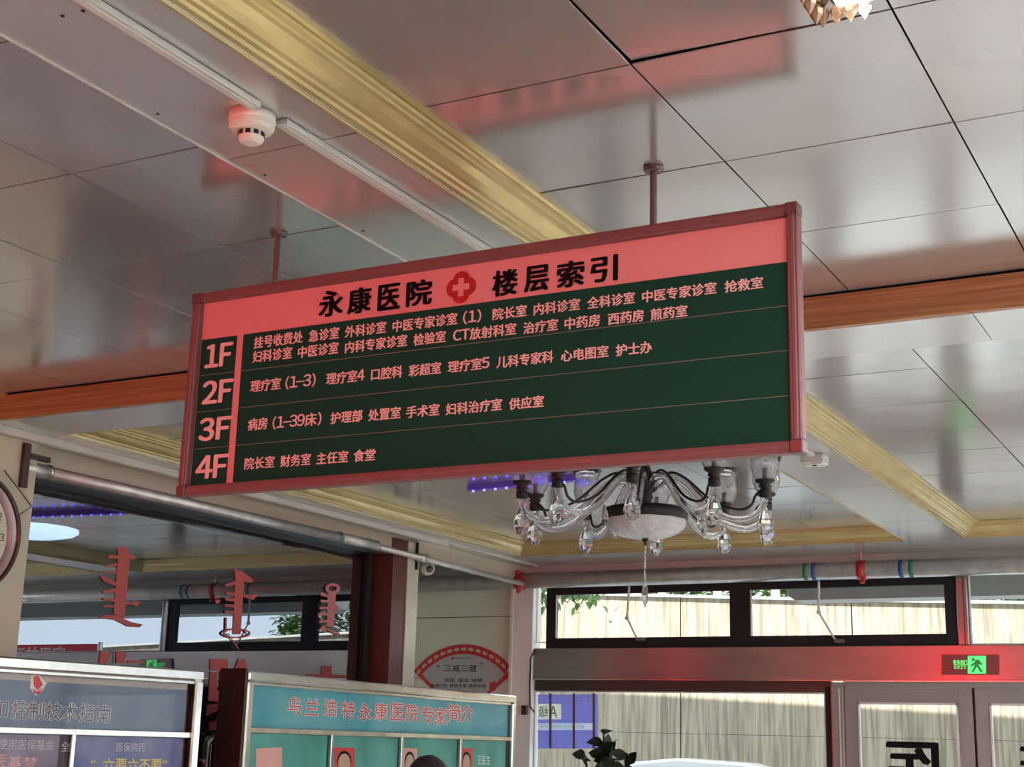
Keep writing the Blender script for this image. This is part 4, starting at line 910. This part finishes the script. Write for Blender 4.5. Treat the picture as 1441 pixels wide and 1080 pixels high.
for k_ in range(6):
    top = [R(.085), R(-.0), R(.02), R(-.05), R(-.03), R(-.08)][k_]; ox = [0, -.03, .05, -.09, .10, .02][k_]; oy = [0, .02, -.04, .03, .02, -.08][k_]
    pts = [Vector((px_+ox*.3*t+ox*t*t*1.2, py_+oy*t, .33+(top-.33)*t)) for t in [i/8 for i in range(9)]]
    st_ = obj('stem', T(pts, [.012-.0008*i for i in range(9)], 7), m_leafdark, pt, True)
    for i in range(36):
        t = .35+.65*(i+.5)/36; f = t*8; a = pts[int(f)].lerp(pts[min(int(f)+1, 8)], f-int(f)); an = rl_.uniform(0, 2*PI)
        bm = bmesh.new(); leaf(bm, a, Vector((math.cos(an), math.sin(an), rl_.uniform(-.1, .9))), rl_.uniform(.085, .12), rl_.uniform(.06, .08), Vector((rl_.uniform(-1, 1), rl_.uniform(-1, 1), .5)).normalized()); obj('leaf', bm, m_leafdark, st_, True)
base(pt, px_, py_, 0)

# ================================================================== OUTSIDE
GZ = R(-1.95)
tag(obj('ground', B(-60, 60, 10.5, 60, GZ-.3, GZ), m_pave), kind='structure')
al = math.radians(3.3); W0 = Vector((-24, 24.5-.035*(-24+9)*-1, 0)); wu = Vector((math.cos(al), math.sin(al), 0)); wnrm = Vector((math.sin(al), -math.cos(al), 0))
rw = tag(obj('wall_retaining', B(-.1, .1, -.1, .1, GZ, GZ+.1), m_concrete), kind='structure')
plw = Pl((-9, 24.5, 0), wu, wnrm)
def wallslab(s0, s1, z0, z1a, z1b, d, par, nm='concrete_panel', m=m_concrete):
    bm = bmesh.new(); pts = [plw.P0+wu*s0+Vector((0, 0, z0)), plw.P0+wu*s1+Vector((0, 0, z0)), plw.P0+wu*s1+Vector((0, 0, z1b)), plw.P0+wu*s0+Vector((0, 0, z1a))]
    slab_pts(bm, [p_-wnrm*.3 for p_ in pts], wnrm, .3+d); return obj(nm, bm, m, par)
rw.location = (-9, 24.9, 0)
rwp = rw
zj = R(.27)
o_ = None
segs = [-22+3.05*i for i in range(16)]
def ztop(s): return R(2.70) - .041*(min(s, 3)+1.0) - .0276*max(0, s-3)
for a, b in zip(segs, segs[1:]):
    o = wallslab(a+.01, b-.01, GZ, zj-.003, zj-.003, 0, rwp); o.location = -Vector(rw.location)
    o = wallslab(a+.01, b-.01, zj+.003, ztop(a)-.045, ztop(b)-.045, .0, rwp); o.location = -Vector(rw.location)
    o = wallslab(a+.005, b-.005, 0, 0, 0, 0, rwp) if False else None
    bm = bmesh.new(); pts = [plw.P0+wu*a+Vector((0, 0, ztop(a)-.045)), plw.P0+wu*b+Vector((0, 0, ztop(b)-.045)), plw.P0+wu*b+Vector((0, 0, ztop(b))), plw.P0+wu*a+Vector((0, 0, ztop(a)))]
    slab_pts(bm, [p_-wnrm*.35 for p_ in pts], wnrm, .45); o = obj('coping', bm, m_whitetrim, rwp); o.location = -Vector(rw.location)
bm = bmesh.new(); p0 = plw.P0-wnrm*.25; slab_pts(bm, [p0+wu*-22+Vector((0, 0, GZ)), p0+wu*23.7+Vector((0, 0, GZ)), p0+wu*23.7+Vector((0, 0, ztop(23.7)-.12)), p0+wu*3+Vector((0, 0, ztop(3)-.12)), p0+wu*-22+Vector((0, 0, ztop(-22)-.12))], wnrm, .2); o = obj('wall_core', bm, mat('dark joint', (.12, .11, .09), .9), rwp); o.location = -Vector(rw.location)
# hedge and pickets on top of the wall
rh = random.Random(5)
for i, s in enumerate([-6.4+.8*k for k in range(16)] + [13.2+.9*k for k in range(6)]):
    c = plw.P0 + wu*s - wnrm*1.1 + Vector((0, 0, ztop(s)))
    bm = bmesh.new()
    for j in range(560):
        p_ = c + Vector((rh.uniform(-.36, .36), rh.uniform(-.3, .3), rh.uniform(-.05, .75+.25*math.sin(i*1.7)))); an = rh.uniform(0, 2*PI)
        leaf(bm, p_, Vector((math.cos(an), math.sin(an), rh.uniform(-.3, 1))), rh.uniform(.12, .22), rh.uniform(.07, .12))
    sh = empty('shrub', 'leafy green shrub growing behind the top of the concrete wall', 'shrub', 'shrubs along the top of the retaining wall')
    obj('foliage', bm, m_leafbright, sh); obj('trunk', T([c-Vector((0, 0, .1)), c+Vector((0, 0, .4))], .03, 6), m_darkwood, sh); base(sh, *c)
for i in range(9):
    s = -4.2+1.05*i; c = plw.P0 + wu*s - wnrm*.15 + Vector((0, 0, ztop(s)))
    bm = bmesh.new(); box(bm, c.x-.07, c.x+.07, c.y-.05, c.y+.05, c.z, c.z+.9, .01); o = obj('fence_post', bm, m_whitetrim, rwp); o.location = -Vector(rw.location)
# leafy sprig near the left transom pane
tr_ = empty('tree', 'leafy tree branch hanging outside at the left end of the transom windows', 'tree')
c = PY(14.5).at(775, 845)
obj('trunk', T([(c.x-1.5, 14.6, GZ), (c.x-1.3, 14.6, 1.8), (c.x-1.0, 14.55, R(1.9)), (c.x-.2, 14.5, R(2.3))], [.09, .07, .05, .02], 8), m_darkwood, tr_, True)
bm = bmesh.new()
for j in range(520):
    a = rh.random(); p_ = Vector((c.x-1.3+2.0*a+rh.gauss(0, .12), 14.5+rh.gauss(0, .2), R(2.05)+rh.gauss(0, .22)-.35*abs(a-.5))); an = rh.uniform(0, 2*PI); leaf(bm, p_, Vector((math.cos(an), math.sin(an), rh.uniform(-1, .4))), .13, .05)
for (qx, qy) in ((800, 832), (815, 840), (808, 836), (825, 838), (768, 842), (764, 850), (760, 835), (795, 830), (835, 834), (766, 838)):
    q = PY(14.5).at(qx, qy)
    for j in range(9): an = rh.uniform(0, 2*PI); leaf(bm, q+Vector((rh.gauss(0, .05), rh.gauss(0, .05), rh.gauss(0, .05))), Vector((math.cos(an), math.sin(an), rh.uniform(-1, .3))), .13, .05)
obj('foliage', bm, m_leafbright, tr_); base(tr_, c.x-1.5, 14.6, GZ)
# roller box under the outside canopy
gb = empty('shutter_box', 'long grey shutter box hanging outside the right transom windows', 'shutter box')
obj('casing', (lambda bm: (slab_pts(bm, [Vector((-3.405, 10.9, R(1.165))), Vector((-3.36, 10.9, R(1.135))), Vector((-3.36+9, 10.9, R(1.135))), Vector((-3.36+9, 10.9, R(1.42))), Vector((-3.405, 10.9, R(1.42)))], (0, 1, 0), .28), bm)[1])(bmesh.new()), m_greybox, gb)
obj('end_plate', B(-3.415, -3.405, 10.89, 11.19, R(1.165), R(1.42), .002), m_whitetrim, gb)
obj('wall_bracket', B(-1.2, -1.1, 10.52, 10.9, R(1.38), R(1.42)), m_greybox, gb); obj('wall_bracket', B(3.2, 3.3, 10.52, 10.9, R(1.38), R(1.42)), m_greybox, gb); base(gb, -3.4, 10.9, R(1.135))
# red roadside banner out to the right, mirrored in the dark glass
# white car
car = empty('car', 'white car parked outside before the concrete wall, only its roof in view', 'car')
cpx, cpy = -7.0, 18.4; cz = R(-.11)-1.50
def bodyprof():
    return [(-2.2, .35), (-2.25, .75), (-2.0, .95), (-1.35, 1.05), (-.75, 1.44), (-.2, 1.50), (.7, 1.46), (1.35, 1.30), (1.95, 1.0), (2.2, .92), (2.25, .5), (2.1, .32)]
cm = Matrix.Translation((cpx, cpy, cz)) @ Matrix.Rotation(math.radians(14), 4, 'Z')
bm = bmesh.new(); pr = bodyprof(); rings = []
for yy, sx, dz in ((-.86, .97, -.03), (-.80, 1, 0), (.80, 1, 0), (.86, .97, -.03)):
    rings.append([bm.verts.new(cm @ Vector((x*sx, yy*(1 if z < 1.0 else .84), z+dz))) for x, z in pr])
for a, b in zip(rings, rings[1:]):
    for i in range(len(pr)): bm.faces.new((a[i], a[(i+1) % len(pr)], b[(i+1) % len(pr)], b[i]))
bm.faces.new(rings[0]); bm.faces.new(rings[-1][::-1]); obj('body', bm, m_carwhite, car)
for nm, q in (('windscreen', [(-1.30, 1.075), (-.80, 1.415)]), ('rear_window', [(1.40, 1.29), (1.90, 1.03)])):
    bm = bmesh.new(); (x0, z0), (x1, z1) = q; slab_pts(bm, [cm @ Vector((x0, -.68, z0+.01)), cm @ Vector((x1, -.62, z1+.01)), cm @ Vector((x1, .62, z1+.01)), cm @ Vector((x0, .68, z0+.01))], (0, 0, 1), .012); obj(nm, bm, m_carglass, car)
for s in (-1, 1):
    bm = bmesh.new(); slab_pts(bm, [cm @ Vector((x, s*(.80 if z < 1.02 else .715), z)) for x, z in ((-1.15, 1.02), (-.7, 1.36), (.6, 1.38), (1.25, 1.22), (1.4, 1.04))], cm.to_3x3() @ Vector((0, s, 0)), .03); obj('side_window', bm, m_carglass, car)
    obj('mirror', T([tuple(cm @ Vector((-.95, s*.86, 1.02))), tuple(cm @ Vector((-.95, s*1.0, 1.05)))], .06, 8), m_black, car)
for wx_, wy in ((-1.4, -.8), (-1.4, .8), (1.4, -.8), (1.4, .8)):
    bm = bmesh.new(); tube(bm, [cm @ Vector((wx_, wy-.1, .32)), cm @ Vector((wx_, wy+.1, .32))], .32, 24); wh = obj('wheel', bm, m_rubber, car, True)
    bm = bmesh.new(); tube(bm, [cm @ Vector((wx_, wy-.105, .32)), cm @ Vector((wx_, wy+.105, .32))], .19, 16); obj('hubcap', bm, m_steel, wh)
base(car, cpx, cpy, cz)
bn = empty('roadside_banner', 'red banner with white lettering outside, seen mirrored in the dark glass', 'banner')
BX, BY = 1.33, 13.0
obj('cloth', B(BX, BX+3.2, BY, BY+.01, R(.55), R(1.03)), m_redprint, bn)
bm = bmesh.new(); text_into(bm, '安平林石诚', Vector((BX+.55, BY-.004, R(.83))), Vector((1.1, 0, 0)), Vector((0, 0, .17)), .03); obj('lettering', bm, m_paperwhite, bn)
for x in (BX, BX+3.2): obj('pole', T([(x, BY, GZ), (x, BY, R(1.05))], .03, 8), m_steel, bn)
base(bn, BX+1.6, BY, GZ)
# fill lamps added in the unseen ceiling to the right, for neutral light
for i, (x, y) in enumerate(((.87, .9), (.87, 3.3), (2.64, 3.3), (2.64, .9), (.9, 6.5), (2.7, 6.5), (.87, -1.2), (2.64, -1.2), (4.5, .3), (4.5, 3.0), (.9, 8.6), (2.7, 8.6), (4.5, 6.0), (4.5, 8.6))):
    q = empty('fill_lamp', 'square fill lamp added in the unseen hall ceiling to the right', 'lamp', 'added fill lamps of the hall ceiling')
    obj('lamp_frame', B(x-.27, x+.27, y-.27, y+.27, ZT-.02, ZT-.004, .003), m_white, q); obj('diffuser', B(x-.25, x+.25, y-.25, y+.25, ZT-.024, ZT-.02), m_fillpanel, q); base(q, x, y, ZT-.024)
